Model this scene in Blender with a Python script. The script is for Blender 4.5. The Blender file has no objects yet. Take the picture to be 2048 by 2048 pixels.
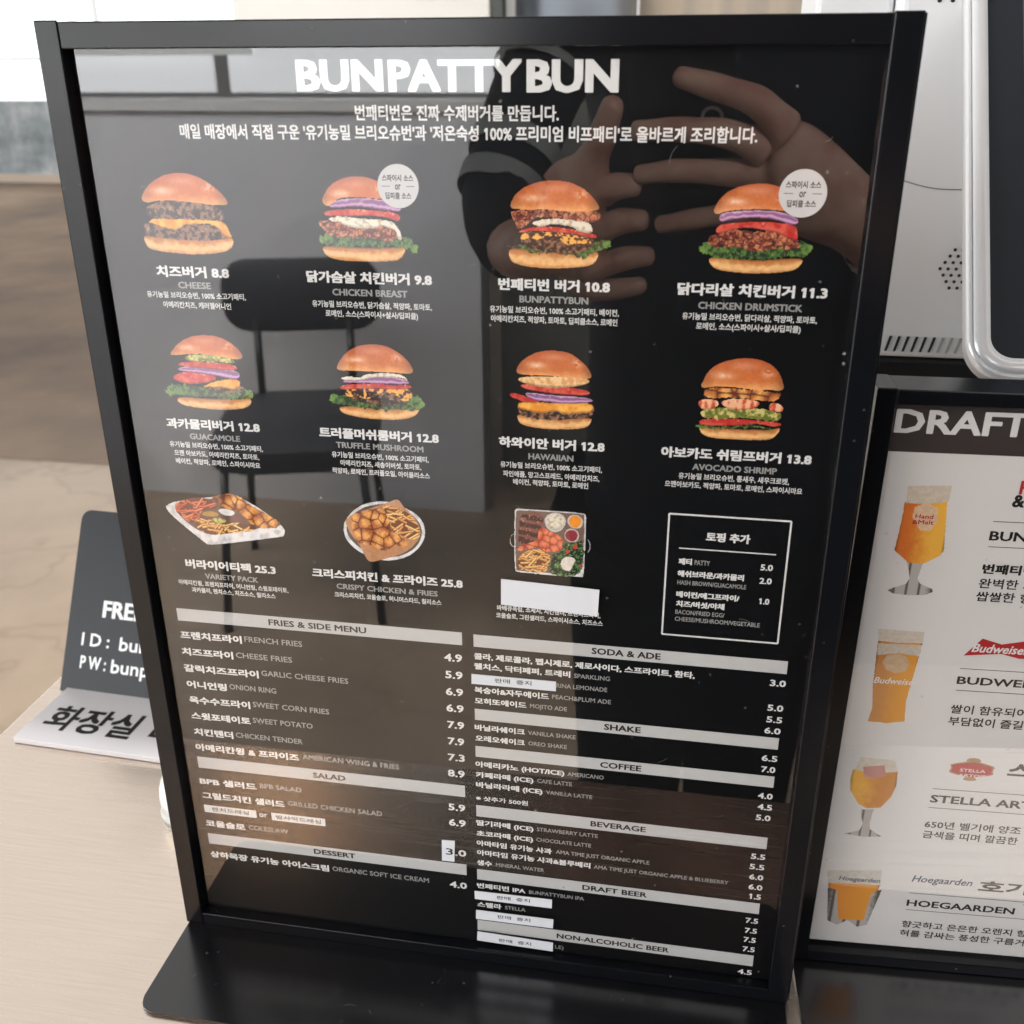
# -*- coding: utf-8 -*-
import bpy, bmesh, math, random
import numpy as np
from mathutils import Vector, Matrix
R = math.radians
sc = bpy.context.scene
COL = sc.collection

# ------------------------------------------------------------------ camera
cam = bpy.data.cameras.new('camera'); cam_o = bpy.data.objects.new('camera', cam); COL.objects.link(cam_o)
CP = Vector((0.243772, -0.381380, 0.421861))
RIGHT = Vector((0.984992, 0.172544, -0.004379)); DOWN = Vector((0.065339, -0.396240, -0.915819)); FWD = Vector((-0.159754, 0.901788, -0.401567))
m = Matrix((RIGHT, -DOWN, -FWD)).transposed().to_4x4(); m.translation = CP
cam_o.matrix_world = m
cam.sensor_width = 36.0; cam.lens = 36.0 * 2079.03 / 2048.0
cam.clip_start = 0.004; cam.clip_end = 200
cam.dof.use_dof = True; cam.dof.focus_distance = 0.47; cam.dof.aperture_fstop = 17
sc.camera = cam_o

# ------------------------------------------------------------------ light
w = bpy.data.worlds.new("World"); sc.world = w; w.use_nodes = True
bg = w.node_tree.nodes['Background']; bg.inputs[0].default_value = (1.0, 0.97, 0.945, 1); bg.inputs[1].default_value = 0.90
def area(name, loc, target, sx, sy, power, col=(1, 1, 1)):
    l = bpy.data.lights.new(name, 'AREA'); l.shape = 'RECTANGLE'; l.size = sx; l.size_y = sy; l.energy = power; l.color = col
    o = bpy.data.objects.new(name, l); COL.objects.link(o); o.location = loc
    o.rotation_euler = (Vector(target) - Vector(loc)).to_track_quat('-Z', 'Y').to_euler()
    return o
area('half_wall_fill', (-1.7, -1.45, 0.90), (-1.45, -2.7, -0.30), 2.8, 0.5, 178, (1.0, 0.98, 0.96))  # added unseen lamp below the ceiling, brightens the mirrored half wall
area('menu_fill', (1.35, -1.25, 1.15), (0.2, 0.0, 0.2), 0.9, 0.9, 8, (1.0, 0.98, 0.98))  # fill lamp added to lift the menu print
area('side_fill', (-3.4, -1.0, 0.9), (-0.6, -1.6, -0.3), 1.8, 1.4, 70, (0.93, 0.97, 1.0))  # unseen area lamp added at the left, no window modelled there
area('hand_fill', (1.1, 1.8, 1.6), (0.25, -0.4, 0.35), 0.8, 0.6, 120, (1.0, 0.98, 0.96))  # added lamp behind the counter, lights the mirrored hands
area('warm_lamp', (-0.72, -1.60, 1.32), (0.0, -0.1, 0.0), 0.24, 0.20, 2.2, (1.0, 0.62, 0.36))
sc.view_settings.view_transform = 'Standard'; sc.view_settings.look = 'None'
sc.view_settings.exposure = 0.0; sc.view_settings.gamma = 1
sc.cycles.max_bounces = 8; sc.cycles.glossy_bounces = 5; sc.cycles.transparent_max_bounces = 12
sc.cycles.sample_clamp_indirect = 6

# ------------------------------------------------------------------ materials
def srgb(r, g, b):
    f = lambda c: (c / 255 / 12.92) if c <= 10 else ((c / 255 + .055) / 1.055) ** 2.4
    return (f(r), f(g), f(b), 1)
def mat(name, col, rough=.5, metal=0., spec=.5, coat=0.):
    m = bpy.data.materials.new(name); m.use_nodes = True; p = m.node_tree.nodes['Principled BSDF']
    p.inputs['Base Color'].default_value = tuple(col)[:3] + (1,); p.inputs['Roughness'].default_value = rough
    p.inputs['Metallic'].default_value = metal; p.inputs['Specular IOR Level'].default_value = spec
    p.inputs['Coat Weight'].default_value = coat
    return m
def nd(m, t, **k):
    n = m.node_tree.nodes.new(t)
    for a, b in k.items():
        if a.startswith('i_'): n.inputs[a[2:].replace('_', ' ')].default_value = b
        else: setattr(n, a, b)
    return n
def lk(m, a, b): m.node_tree.links.new(a, b)
def P(m): return m.node_tree.nodes['Principled BSDF']
def coords(m, scale=(1, 1, 1), kind='Object'):
    tc = nd(m, 'ShaderNodeTexCoord'); mp = nd(m, 'ShaderNodeMapping'); mp.inputs['Scale'].default_value = scale
    lk(m, tc.outputs[kind], mp.inputs[0]); return mp.outputs[0]
def ramp(m, src, stops):
    r = nd(m, 'ShaderNodeValToRGB'); e = r.color_ramp.elements
    while len(e) < len(stops): e.new(.5)
    for k, (p, c) in enumerate(stops): e[k].position = p; e[k].color = tuple(c)[:3] + (1,)
    lk(m, src, r.inputs[0]); return r.outputs[0]
def noise(m, vec, scale, detail=4, rough=.5):
    n = nd(m, 'ShaderNodeTexNoise'); n.inputs['Scale'].default_value = scale; n.inputs['Detail'].default_value = detail
    n.inputs['Roughness'].default_value = rough; lk(m, vec, n.inputs['Vector']); return n.outputs[0]
def bump(m, h, s=.2, d=.001):
    b = nd(m, 'ShaderNodeBump'); b.inputs['Strength'].default_value = s; b.inputs['Distance'].default_value = d
    lk(m, h, b.inputs['Height']); lk(m, b.outputs[0], P(m).inputs['Normal'])
def dusty(m, base, dust, vec_scale=1.0, lo=.0, hi=.055, vscale=90., amount=.6):
    """specks of dust: small voronoi dots thinned out by noise, mixed into the base colour; returns the mask"""
    v = coords(m, (1, 1, 1)); vo = nd(m, 'ShaderNodeTexVoronoi'); vo.inputs['Scale'].default_value = vscale; lk(m, v, vo.inputs['Vector'])
    dot = ramp(m, vo.outputs['Distance'], [(lo, (1, 1, 1)), (hi, (0, 0, 0))])
    sel = ramp(m, noise(m, v, vscale * .9, 2), [(.52, (0, 0, 0)), (.66, (1, 1, 1))])
    mu = nd(m, 'ShaderNodeMath', operation='MULTIPLY'); lk(m, dot, mu.inputs[0]); lk(m, sel, mu.inputs[1])
    mu2 = nd(m, 'ShaderNodeMath', operation='MULTIPLY'); lk(m, mu.outputs[0], mu2.inputs[0]); mu2.inputs[1].default_value = amount
    return mu2.outputs[0]

# satin black powder coat
M_black = mat('satin_black_metal', srgb(15, 17, 21), .30, 0, .26)
v = coords(M_black); h = noise(M_black, v, 2600, 2); bump(M_black, h, .04, .0001)
msk = dusty(M_black, None, None, vscale=150., hi=.10, amount=.55)
mx = nd(M_black, 'ShaderNodeMix', data_type='RGBA'); lk(M_black, msk, mx.inputs[0])
mx.inputs[6].default_value = srgb(15, 17, 21); mx.inputs[7].default_value = srgb(150, 152, 155)
lk(M_black, mx.outputs[2], P(M_black).inputs['Base Color'])
sm = noise(M_black, v, 14, 4); rr = nd(M_black, 'ShaderNodeMapRange'); rr.inputs['To Min'].default_value = .13; rr.inputs['To Max'].default_value = .24
lk(M_black, sm, rr.inputs[0]); lk(M_black, rr.outputs[0], P(M_black).inputs['Roughness'])
M_plate = mat('satin_black_base', srgb(19, 19, 23), .20, 0, 1.0)
v = coords(M_plate); msk = dusty(M_plate, None, None, vscale=140., hi=.12, amount=.6)
mx = nd(M_plate, 'ShaderNodeMix', data_type='RGBA'); lk(M_plate, msk, mx.inputs[0]); mx.inputs[6].default_value = srgb(19, 20, 24); mx.inputs[7].default_value = srgb(150, 152, 155)
lk(M_plate, mx.outputs[2], P(M_plate).inputs['Base Color']); bump(M_plate, noise(M_plate, v, 2600, 2), .02, .0001)
# poster ink and whites
M_ink = mat('black_poster_print', srgb(9, 11, 14), .6, 0, .1)
M_white = mat('white_print', (.80, .80, .80), .6, 0, .2)
M_light = mat('light_grey_print', (.72, .72, .715), .6, 0, .2)
M_grey = mat('grey_print', (.34, .34, .335), .6, 0, .2)
M_bar = mat('pale_grey_bar_print', (.57, .57, .57), .6, 0, .2)
M_dark = mat('dark_print', srgb(30, 28, 28), .6, 0, .2)
M_red = mat('red_print', srgb(178, 44, 44), .6, 0, .2)
M_blue = mat('slate_blue_print', srgb(70, 84, 110), .6, 0, .2)
M_gold = mat('gold_print', srgb(176, 140, 96), .6, 0, .2)
M_paper = mat('menu_paper', (.76, .75, .75), .6, 0, .2)
M_stick = mat('sticker_paper', (.64, .66, .70), .55, 0, .3)
M_hdr = mat('header_print', srgb(60, 53, 51), .55, 0, .25)
M_badge = mat('badge_print', (.66, .655, .66), .6, 0, .2)
M_pic = mat('food_print', (.5, .5, .5), .55, 0, .25)
at = nd(M_pic, 'ShaderNodeAttribute', attribute_name='Col'); lk(M_pic, at.outputs['Color'], P(M_pic).inputs['Base Color'])
INK = {'w': M_white, 'l': M_light, 'g': M_grey, 'k': M_dark, 'K': M_dark, 'r': M_red, 'b': M_blue}
# acrylic pane: thin clear sheet, both faces mirror
def pane_mat(name, ior, dust):
    m = bpy.data.materials.new(name); m.use_nodes = True; nt = m.node_tree; nt.nodes.remove(P(m))
    out = nt.nodes['Material Output']
    tr = nd(m, 'ShaderNodeBsdfTransparent'); gl = nd(m, 'ShaderNodeBsdfGlossy'); gl.inputs['Roughness'].default_value = .004
    tr.inputs[0].default_value = (.97, .975, .97, 1)
    fr = nd(m, 'ShaderNodeFresnel'); geo = nd(m, 'ShaderNodeNewGeometry'); sw_ = nd(m, 'ShaderNodeMix', data_type='FLOAT')
    sw_.inputs[2].default_value = ior; sw_.inputs[3].default_value = 1 / ior; lk(m, geo.outputs['Backfacing'], sw_.inputs[0]); lk(m, sw_.outputs[0], fr.inputs['IOR'])
    a = nd(m, 'ShaderNodeMixShader'); lk(m, fr.outputs[0], a.inputs[0]); lk(m, tr.outputs[0], a.inputs[1]); lk(m, gl.outputs[0], a.inputs[2])
    df = nd(m, 'ShaderNodeBsdfDiffuse'); df.inputs[0].default_value = (.75, .76, .78, 1)
    v = coords(m)
    vo = nd(m, 'ShaderNodeTexVoronoi'); vo.inputs['Scale'].default_value = 150; lk(m, v, vo.inputs['Vector'])
    dot = ramp(m, vo.outputs['Distance'], [(0, (1, 1, 1)), (.13, (0, 0, 0))])
    sel = ramp(m, noise(m, v, 160, 1), [(.54, (0, 0, 0)), (.66, (1, 1, 1))])
    big = ramp(m, noise(m, v, 9, 2), [(.42, (.25, .25, .25)), (.6, (1, 1, 1))])
    m1 = nd(m, 'ShaderNodeMath', operation='MULTIPLY'); lk(m, dot, m1.inputs[0]); lk(m, sel, m1.inputs[1])
    m2 = nd(m, 'ShaderNodeMath', operation='MULTIPLY'); lk(m, m1.outputs[0], m2.inputs[0]); lk(m, big, m2.inputs[1])
    # faint wiped smears
    smr = ramp(m, noise(m, coords(m, (26, 26, 9)), 1.0, 5, .62), [(.60, (0, 0, 0)), (.80, (.007, .007, .007))])
    m3 = nd(m, 'ShaderNodeMath', operation='MULTIPLY_ADD'); lk(m, m2.outputs[0], m3.inputs[0]); m3.inputs[1].default_value = dust; lk(m, smr, m3.inputs[2])
    b = nd(m, 'ShaderNodeMixShader'); lk(m, m3.outputs[0], b.inputs[0]); lk(m, a.outputs[0], b.inputs[1]); lk(m, df.outputs[0], b.inputs[2])
    lk(m, b.outputs[0], out.inputs[0]); return m
M_pane = pane_mat('clear_acrylic', 1.92, .55)

# ------------------------------------------------------------------ helpers
def link(name, me, material=None, parent=None):
    o = bpy.data.objects.new(name, me); COL.objects.link(o)
    if material is not None: me.materials.append(material)
    if parent is not None: o.parent = parent
    return o
def empty(name, loc=(0, 0, 0)):
    o = bpy.data.objects.new(name, None); COL.objects.link(o); o.location = loc; o.empty_display_size = .02; return o
def tag(o, label=None, cat=None, group=None, kind=None):
    if label: o['label'] = label
    if cat: o['category'] = cat
    if group: o['group'] = group
    if kind: o['kind'] = kind
    return o
def obj(name, bm, material, parent=None, smooth=False):
    me = bpy.data.meshes.new(name); bmesh.ops.recalc_face_normals(bm, faces=bm.faces); bm.to_mesh(me); bm.free()
    if smooth: me.polygons.foreach_set('use_smooth', [True] * len(me.polygons))
    return link(name, me, material, parent)
def box(bm, x0, x1, y0, y1, z0, z1, bev=0, seg=2):
    r = bmesh.ops.create_cube(bm, size=1)['verts']
    for q in r: q.co = Vector(((x0 + x1) / 2 + q.co.x * (x1 - x0), (y0 + y1) / 2 + q.co.y * (y1 - y0), (z0 + z1) / 2 + q.co.z * (z1 - z0)))
    if bev:
        es = list({e for q in r for e in q.link_edges}); bmesh.ops.bevel(bm, geom=es, offset=bev, segments=seg, affect='EDGES', profile=.5)
    return bm
def boxo(name, b, material, parent=None, bev=0, seg=2):
    return obj(name, box(bmesh.new(), *b, bev, seg), material, parent)
def prism(pts, d0, d1, axis='z', bev=0, seg=2):
    """polygon pts extruded between d0 and d1 along an axis; for 'y' pts are (x,z)"""
    bm = bmesh.new(); f = (lambda p, d: (p[0], p[1], d)) if axis == 'z' else (lambda p, d: (p[0], d, p[1])) if axis == 'y' else (lambda p, d: (d, p[0], p[1]))
    a = [bm.verts.new(f(p, d0)) for p in pts]; b = [bm.verts.new(f(p, d1)) for p in pts]; n = len(pts)
    bm.faces.new(a); bm.faces.new(b[::-1])
    for i in range(n): bm.faces.new((a[i], b[i], b[(i + 1) % n], a[(i + 1) % n]))
    if bev:
        bm.edges.ensure_lookup_table(); es = [e for e in bm.edges if (e.verts[0] in a) == (e.verts[1] in a)]
        bmesh.ops.bevel(bm, geom=es, offset=bev, segments=seg, affect='EDGES', profile=.5)
    return bm
def rrect(x0, x1, y0, y1, rad, n=7, corners=(1, 1, 1, 1)):
    out = []
    for k, (cx, cy, a0) in enumerate(((x1 - rad, y1 - rad, 0), (x0 + rad, y1 - rad, 90), (x0 + rad, y0 + rad, 180), (x1 - rad, y0 + rad, 270))):
        if corners[k]:
            for i in range(n + 1): a = R(a0 + 90 * i / n); out.append((cx + rad * math.cos(a), cy + rad * math.sin(a)))
        else: out.append(((x1, y1), (x0, y1), (x0, y0), (x1, y0))[k])
    return out
def tube(bm, a, b, r0, r1=None, n=12, caps=True):
    a = Vector(a); b = Vector(b); r1 = r0 if r1 is None else r1; d = (b - a); q = d.to_track_quat('Z', 'Y')
    ra = [bm.verts.new(a + q @ Vector((r0 * math.cos(2 * math.pi * i / n), r0 * math.sin(2 * math.pi * i / n), 0))) for i in range(n)]
    rb = [bm.verts.new(b + q @ Vector((r1 * math.cos(2 * math.pi * i / n), r1 * math.sin(2 * math.pi * i / n), 0))) for i in range(n)]
    for i in range(n): bm.faces.new((ra[i], ra[(i + 1) % n], rb[(i + 1) % n], rb[i]))
    if caps: bm.faces.new(ra[::-1]); bm.faces.new(rb)
    return bm
def lathe(prof, n=40):
    bm = bmesh.new(); rings = [[bm.verts.new((r * math.cos(2 * math.pi * i / n), r * math.sin(2 * math.pi * i / n), z)) for i in range(n)] for r, z in prof]
    for a, b in zip(rings, rings[1:]):
        for i in range(n): bm.faces.new((a[i], a[(i + 1) % n], b[(i + 1) % n], b[i]))
    bm.faces.new(rings[0][::-1]); bm.faces.new(rings[-1]); return bm

# ------------------------------------------------------------------ print: local frame of a sign, x right, z up, y into the sign (metres)
_cache = {}
def build_glyphs(strings):
    """all the lines of lettering set as one long text, meshed in one evaluation, then cut apart line by line"""
    cu = bpy.data.curves.new('line', 'FONT'); cu.body = chr(10).join(strings); cu.size = 1; cu.resolution_u = 2; cu.space_line = 3.0
    o = bpy.data.objects.new('line', cu); COL.objects.link(o)
    ev = o.evaluated_get(bpy.context.evaluated_depsgraph_get()); me = ev.to_mesh()
    V = np.zeros(len(me.vertices) * 3); me.vertices.foreach_get('co', V); V = V.reshape(-1, 3)[:, :2].copy()
    me.calc_loop_triangles(); F = np.zeros(len(me.loop_triangles) * 3, int); me.loop_triangles.foreach_get('vertices', F); F = F.reshape(-1, 3)
    step = 3.0; row = np.round((-V[:, 1] + .35) / step).astype(int); frow = row[F[:, 0]]
    for k, s in enumerate(strings):
        idx = np.nonzero(row == k)[0]; mp = np.full(len(V), -1); mp[idx] = np.arange(len(idx))
        v = V[idx].copy(); v[:, 1] += k * step; _cache[s] = (v, mp[F[frow == k]])
    ev.to_mesh_clear(); bpy.data.objects.remove(o); bpy.data.curves.remove(cu)
    # the face draws its 1 as a bare upright: give each one the flag of the menu's lettering
    V1, _f = _cache['1']; a1, b1 = V1.min(0), V1.max(0); w1 = b1 - a1
    for s in strings:
        if '1' not in s: continue
        v, f = _cache[s]; par = np.arange(len(v))
        for _ in range(40):
            m_ = par[f].min(1); q = par.copy(); np.minimum.at(q, f.ravel(), np.repeat(m_, 3))
            if (q == par).all(): break
            par = q
        add_v, add_f = [], []
        for r_ in np.unique(par[f]):
            p_ = v[par == r_]; lo, hi = p_.min(0), p_.max(0)
            if abs(hi[0] - lo[0] - w1[0]) < .008 and abs(hi[1] - lo[1] - w1[1]) < .008 and abs(lo[1] - a1[1]) < .008:
                n_ = len(v) + len(add_v); x_, y_ = lo[0] + .01, hi[1]
                add_v += [(x_, y_), (x_ - .125, y_ - .115), (x_ - .125, y_ - .205), (x_, y_ - .125)]; add_f += [(n_, n_ + 1, n_ + 2), (n_, n_ + 2, n_ + 3)]
        if add_v: _cache[s] = (np.concatenate([v, add_v]), np.concatenate([f, add_f]))
def glyphs(s, res=2): return _cache[s]
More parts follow.
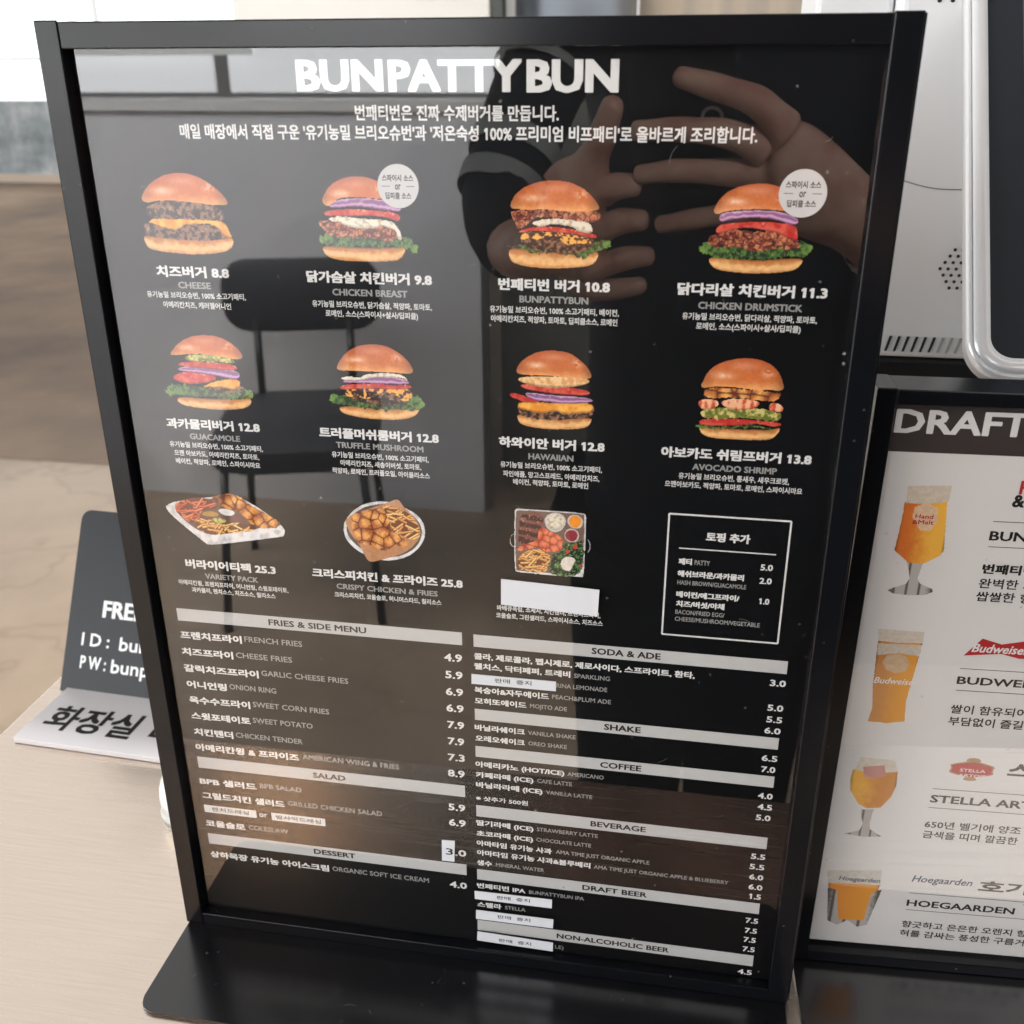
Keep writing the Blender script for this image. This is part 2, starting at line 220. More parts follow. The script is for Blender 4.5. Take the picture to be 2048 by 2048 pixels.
MAIN = {"T":[["BUN",96.54,129.11,415.78,10.660000000000025,"X","w"],["PATTY",130.96,179.34,415.64,10.660000000000025,"X","w"],["BUN",180.93,213.13,415.5,10.660000000000025,"X","w"],["번패티번은 진짜 수제버거를 만듭니다.",117.81,192.52,403.37,5.2,"M","w"],["매일 매장에서 직접 구운 '유기농밀 브리오슈번'과 '저온숙성 100% 프리미엄 비프패티'로 올바르게 조리합니다.",48.77,261.47,396.6,5.2,"M","w"],["치즈버거 8.8",31.34,62.13,344.02,4.5,"H","w"],["CHEESE",39.89,53.86,338.68,2.6,"B","g"],["유기농밀 브리오슈번, 100% 소고기패티,",25.82,68.12,334.67,2.6,"M","l"],["아메리칸치즈, 캐러멜어니언",32.27,61.46,330.72,2.6,"M","l"],["닭가슴살 치킨버거 9.8",94.12,144.45,343.74,4.5,"H","w"],["CHICKEN BREAST",104.24,134.57,337.92,2.6,"B","g"],["유기농밀 브리오슈번, 닭가슴살, 적양파, 토마토,",95.62,144.06,333.19,2.6,"M","l"],["로메인, 소스(스파이시+살사/딥피클)",100.77,138.43,329.53,2.6,"M","l"],["번패티번 버거 10.8",170.18,212.48,343.08,4.5,"H","w"],["BUNPATTYBUN",178.31,204.51,337.6,2.6,"B","g"],["유기농밀 브리오슈번, 100% 소고기패티, 베이컨,",166.79,216.18,333.48,2.6,"M","l"],["아메리칸치즈, 적양파, 토마토, 딥피클소스, 로메인",167.16,215.72,329.84,2.6,"M","l"],["닭다리살 치킨버거 11.3",237.25,290.76,343.37,4.5,"H","w"],["CHICKEN DRUMSTICK",245.14,282.51,337.46,2.6,"B","g"],["유기농밀 브리오슈번, 닭다리살, 적양파, 토마토,",239.57,288.22,333.35,2.6,"M","l"],["로메인, 소스(스파이시+살사/딥피클)",244.86,282.76,329.78,2.6,"M","l"],["과카몰리버거 12.8",26.16,68.08,280.02,4.5,"H","w"],["GUACAMOLE",36.0,58.72,274.48,2.6,"B","g"],["유기농밀 브리오슈번, 100% 소고기패티,",26.24,68.46,270.54,2.6,"M","l"],["으깬 아보카도, 아메리칸치즈, 토마토,",27.85,66.41,266.68,2.6,"M","l"],["베이컨, 적양파, 로메인, 스파이시마요",28.06,66.47,262.95,2.6,"M","l"],["트러플머쉬룸버거 12.8",93.99,145.01,279.64,4.5,"H","w"],["TRUFFLE MUSHROOM",100.94,138.37,274.44,2.6,"B","g"],["유기농밀 브리오슈번, 100% 소고기패티,",98.78,140.43,270.12,2.6,"M","l"],["아메리칸치즈, 새송이버섯, 토마토,",102.21,137.15,266.6,2.6,"M","l"],["적양파, 로메인, 트러플오일, 아이올리소스",98.44,140.62,262.92,2.6,"M","l"],["하와이안 버거 12.8",169.77,212.49,279.88,4.5,"H","w"],["HAWAIIAN",181.89,200.15,274.22,2.6,"B","g"],["유기농밀 브리오슈번, 100% 소고기패티,",170.34,211.74,270.12,2.6,"M","l"],["파인애플, 망고스프레드, 아메리칸치즈,",171.4,210.79,266.22,2.6,"M","l"],["베이컨, 적양파, 토마토, 로메인",175.56,206.39,262.85,2.6,"M","l"],["아보카도 쉬림프버거 13.8",234.65,292.09,279.4,4.5,"H","w"],["AVOCADO SHRIMP",247.13,279.58,273.76,2.6,"B","g"],["유기농밀 브리오슈번, 통새우, 새우크로켓,",241.98,284.61,269.75,2.6,"M","l"],["으깬아보카도, 적양파, 토마토, 로메인, 스파이시마요",236.79,289.98,266.05,2.6,"M","l"],["버라이어티팩 25.3",25.49,68.39,213.34,4.5,"H","w"],["VARIETY PACK",34.2,59.53,207.6,2.6,"B","g"],["아메리칸윙, 프렌치프라이, 어니언링, 스윗포테이토,",20.8,73.38,203.62,2.6,"M","l"],["과카몰리, 렌치소스, 치즈소스, 칠리소스",26.76,67.03,200.08,2.6,"M","l"],["크리스피치킨 & 프라이즈 25.8",85.32,153.37,213.77,4.5,"H","w"],["CRISPY CHICKEN & FRIES",96.15,142.14,207.88,2.6,"B","g"],["크리스피치킨, 코울슬로, 허니머스타드, 칠리소스",94.88,143.64,203.68,2.6,"M","l"],["바베큐폭립, 소세지, 치킨텐더, 프렌치프라이,",168.28,213.1,203.67,2.6,"M","l"],["코울슬로, 그린샐러드, 스파이시소스, 치즈소스",167.79,214.19,199.9,2.6,"M","l"],["토핑 추가",254.53,272.07,244.02,4.0,"H","w"],["패티",244.25,249.69,232.14,2.9,"H","w"],["PATTY",250.72,256.95,232.02,2.2,"R","g"],["5.0",277.08,282.03,232.02,2.7,"B","w"],["해쉬브라운/과카몰리",244.16,271.0,226.56,2.9,"H","w"],["HASH BROWN/GUACAMOLE",244.29,272.25,222.46,2.0,"R","g"],["2.0",277.22,282.12,225.91,2.7,"B","w"],["베이컨/에그프라이/",244.23,269.89,216.94,2.9,"H","w"],["치즈/버섯/야채",244.38,264.25,212.52,2.9,"H","w"],["BACON/FRIED EGG/",244.3,264.54,208.56,2.0,"R","g"],["CHEESE/MUSHROOM/VEGETABLE",244.28,279.2,205.24,2.0,"R","g"],["1.0",277.87,282.02,216.53,2.7,"B","w"],["프렌치프라이",17.63,48.04,175.62,4.1,"H","w"],["FRENCH FRIES",49.35,77.4,176.21,2.9,"R","g"],["치즈프라이",17.16,42.8,166.62,4.1,"H","w"],["CHEESE FRIES",44.13,71.71,167.16,2.9,"R","g"],["갈릭치즈프라이",16.92,54.37,157.5,4.1,"H","w"],["GARLIC CHEESE FRIES",55.73,98.1,158.53,2.9,"R","g"],["어니언링",17.03,37.46,148.5,4.1,"H","w"],["ONION RING",38.81,62.19,149.25,2.9,"R","g"],["옥수수프라이",17.14,48.19,139.69,4.1,"H","w"],["SWEET CORN FRIES",49.54,87.5,140.45,2.9,"R","g"],["스윗포테이토",16.97,47.43,130.55,4.1,"H","w"],["SWEET POTATO",48.52,78.65,131.32,2.9,"R","g"],["치킨텐더",17.09,37.41,121.19,4.1,"H","w"],["CHICKEN TENDER",38.76,72.78,121.68,2.9,"R","g"],["아메리칸윙 & 프라이즈",16.59,70.07,112.1,4.1,"H","w"],["AMERICAN WING & FRIES",71.92,120.05,112.94,2.9,"R","g"],["BPB 샐러드",16.11,46.17,91.54,4.1,"H","w"],["BPB SALAD",47.85,69.62,92.6,2.9,"R","g"],["그릴드치킨 샐러드",16.31,59.95,82.68,4.1,"H","w"],["GRILLED CHICKEN SALAD",61.57,110.06,83.67,2.9,"R","g"],["코울슬로",15.77,37.31,65.04,4.1,"H","w"],["COLESLAW",39.0,60.18,65.47,2.9,"R","g"],["4.9",143.96,152.21,176.22,3.9,"B","w"],["5.9",144.17,152.23,167.22,3.9,"B","w"],["6.9",144.14,152.26,158.21,3.9,"B","w"],["6.9",144.12,152.3,149.35,3.9,"B","w"],["7.9",144.33,152.33,140.22,3.9,"B","w"],["7.9",144.31,152.12,131.07,3.9,"B","w"],["7.3",144.04,152.16,121.93,3.9,"B","w"],["8.9",143.77,151.95,112.78,3.9,"B","w"],["5.9",143.43,151.74,92.83,3.9,"B","w"],["6.9",143.42,151.79,83.6,3.9,"B","w"],["상하목장 유기농 아이스크림",15.78,79.95,44.9,4.1,"H","w"],["ORGANIC SOFT ICE CREAM",81.73,132.12,45.19,2.9,"R","g"],["4.0",142.71,151.48,44.7,3.9,"B","w"],[".0",145.92,151.58,65.16,3.9,"B","w"],["or",45.67,50.04,74.2,2.3,"M","w"],["콜라, 제로콜라, 펩시제로, 제로사이다, 스프라이트, 환타,",157.62,254.4,178.2,3.3,"B","w"],["웰치스, 닥터페퍼, 트레비",157.51,200.73,173.03,3.3,"B","w"],["SPARKLING",202.32,218.17,172.62,2.2,"R","g"],["RINA LEMONADE",194.67,217.15,166.8,2.2,"R","g"],["복숭아&자두에이드",157.5,191.39,160.53,3.3,"B","w"],["PEACH&PLUM ADE",192.75,219.01,160.67,2.2,"R","g"],["모히또에이드",157.5,181.25,154.74,3.3,"B","w"],["MOJITO ADE",182.8,199.57,154.72,2.2,"R","g"],["바닐라쉐이크",157.2,180.51,140.22,3.3,"B","w"],["VANILLA SHAKE",181.96,203.68,140.08,2.2,"R","g"],["오레오쉐이크",157.39,180.51,134.28,3.3,"B","w"],["OREO SHAKE",182.11,199.91,134.29,2.2,"R","g"],["아메리카노 (HOT/ICE)",157.1,199.0,119.65,3.3,"B","w"],["AMERICANO",200.4,217.09,119.44,2.2,"R","g"],["카페라떼 (ICE)",157.31,184.6,113.66,3.3,"B","w"],["CAFE LATTE",186.34,202.59,113.73,2.2,"R","g"],["바닐라라떼 (ICE)",157.21,188.87,107.82,3.3,"B","w"],["VANILLA LATTE",190.52,212.15,107.67,2.2,"R","g"],["딸기라떼 (ICE)",156.91,184.71,85.24,3.3,"B","w"],["STRAWBERRY LATTE",186.3,215.37,85.36,2.2,"R","g"],["초코라떼 (ICE)",156.91,184.59,78.88,3.3,"B","w"],["CHOCOLATE LATTE",186.07,212.29,79.16,2.2,"R","g"],["아마타임 유기농 사과",156.8,193.6,72.91,3.3,"B","w"],["AMA TIME JUST ORGANIC APPLE",195.54,240.09,73.06,2.2,"R","g"],["아마타임 유기농 사과&블루베리",156.89,212.34,67.03,3.3,"B","w"],["AMA TIME JUST ORGANIC APPLE & BLUEBERRY",213.93,277.19,66.69,2.2,"R","g"],["생수",156.78,164.31,60.74,3.3,"B","w"],["MINERAL WATER",166.22,190.05,60.72,2.2,"R","g"],["번패티번 IPA",156.56,180.89,46.16,3.3,"B","w"],["BUNPATTYBUN IPA",182.63,209.75,45.94,2.2,"R","g"],["스텔라",156.59,168.8,34.02,3.3,"B","w"],["STELLA",170.57,180.9,34.02,2.2,"R","g"],["LE)",195.92,200.32,12.4,2.2,"R","g"],["※ 샷추가 500원",157.06,182.03,99.98,2.7,"M","w"],["3.0",285.88,292.45,178.0,3.1,"B","w"],["5.0",285.97,292.59,165.52,3.1,"B","w"],["5.5",286.07,292.73,159.56,3.1,"B","w"],["6.0",285.71,292.63,153.76,3.1,"B","w"],["6.5",285.89,292.68,139.24,3.1,"B","w"],["7.0",286.2,292.34,133.25,3.1,"B","w"],["4.0",286.11,292.56,118.76,3.1,"B","w"],["4.5",286.43,292.91,112.61,3.1,"B","w"],["5.0",286.26,292.77,106.62,3.1,"B","w"],["5.5",286.01,292.49,84.18,3.1,"B","w"],["5.5",285.9,292.66,78.09,3.1,"B","w"],["6.0",286.28,292.7,72.0,3.1,"B","w"],["6.0",286.47,292.86,66.0,3.1,"B","w"],["1.5",287.19,292.68,60.34,3.1,"B","w"],["7.5",286.83,292.73,45.39,3.1,"B","w"],["7.5",287.03,292.73,39.11,3.1,"B","w"],["7.5",286.91,292.67,33.3,3.1,"B","w"],["7.5",286.94,292.71,27.28,3.1,"B","w"],["4.5",285.86,292.62,12.38,3.1,"B","w"],["FRIES & SIDE MENU",62.18,108.47,186.39,3.1,"B","k"],["SALAD",76.3,92.79,102.76,3.1,"B","k"],["DESSERT",72.75,94.61,55.07,3.1,"B","k"],["SODA & ADE",209.71,239.45,186.1,3.1,"B","k"],["SHAKE",216.33,232.71,147.42,3.1,"B","k"],["COFFEE",215.16,233.86,126.62,3.1,"B","k"],["BEVERAGE",211.71,237.52,92.41,3.1,"B","k"],["DRAFT BEER",208.73,239.9,53.17,3.1,"B","k"],["NON-ALCOHOLIC BEER",196.67,252.18,19.93,3.1,"B","k"],["렌치드레싱",20.45,40.18,74.43,2.5,"R","k"],["발사믹드레싱",54.51,78.05,74.2,2.5,"R","k"],["스파이시 소스",126.73,138.73,380.88,2.4,"M","K"],["or",131.58,133.79,377.61,1.9,"M","K"],["딥피클 소스",127.76,137.7,374.55,2.4,"M","K"],["스파이시 소스",272.42,284.38,380.58,2.4,"M","K"],["or",277.25,279.61,377.29,1.9,"M","K"],["딥피클 소스",273.37,283.3,374.21,2.4,"M","K"]],"BARS":[[17.67,152.37,183.1,189.59],[16.69,151.81,99.54,106.26],[16.06,151.45,51.72,58.42],[157.56,292.24,182.92,189.17],[157.42,292.32,144.24,150.3],[157.35,292.32,123.73,129.81],[157.08,292.5,89.0,95.68],[156.77,292.57,49.99,56.5],[156.43,292.55,16.66,23.62]],"WB":[[16.33,44.21,71.95,76.62],[52.16,80.31,71.84,76.51]],"TB":[[239.41,253.07],[287.17,253.04],[287.15,196.96],[239.28,197.61]],"RU":[[244.08,238.16],[282.64,237.96]],"CIR":[[132.75,377.93,7.9],[278.46,377.63,8.15]],"ST":[[[[170.59,218.78],[212.48,217.17],[212.01,204.46],[170.48,206.48]],None],[[[156.76,170.09],[194.73,170.11],[194.71,165.13],[156.7,165.0]],["판매  중지",167.2,183.85,167.9,2.2,0.17]],[[[155.75,44.39],[194.36,44.98],[194.3,39.44],[155.85,39.31]],["판매  중지",166.78,183.45,42.16,2.2,0.34]],[[[156.28,32.16],[195.17,32.35],[194.96,26.57],[156.17,26.36]],["판매  중지",166.98,183.69,29.66,2.2,0.26]],[[[156.79,18.03],[195.17,17.04],[195.14,11.35],[156.42,12.09]],["판매  중지",167.51,184.19,14.24,2.2,0.07]],[[[140.11,74.01],[146.57,74.34],[146.02,61.37],[139.82,61.24]],["3",141.89,145.59,67.37,3.9,0.08]]]}
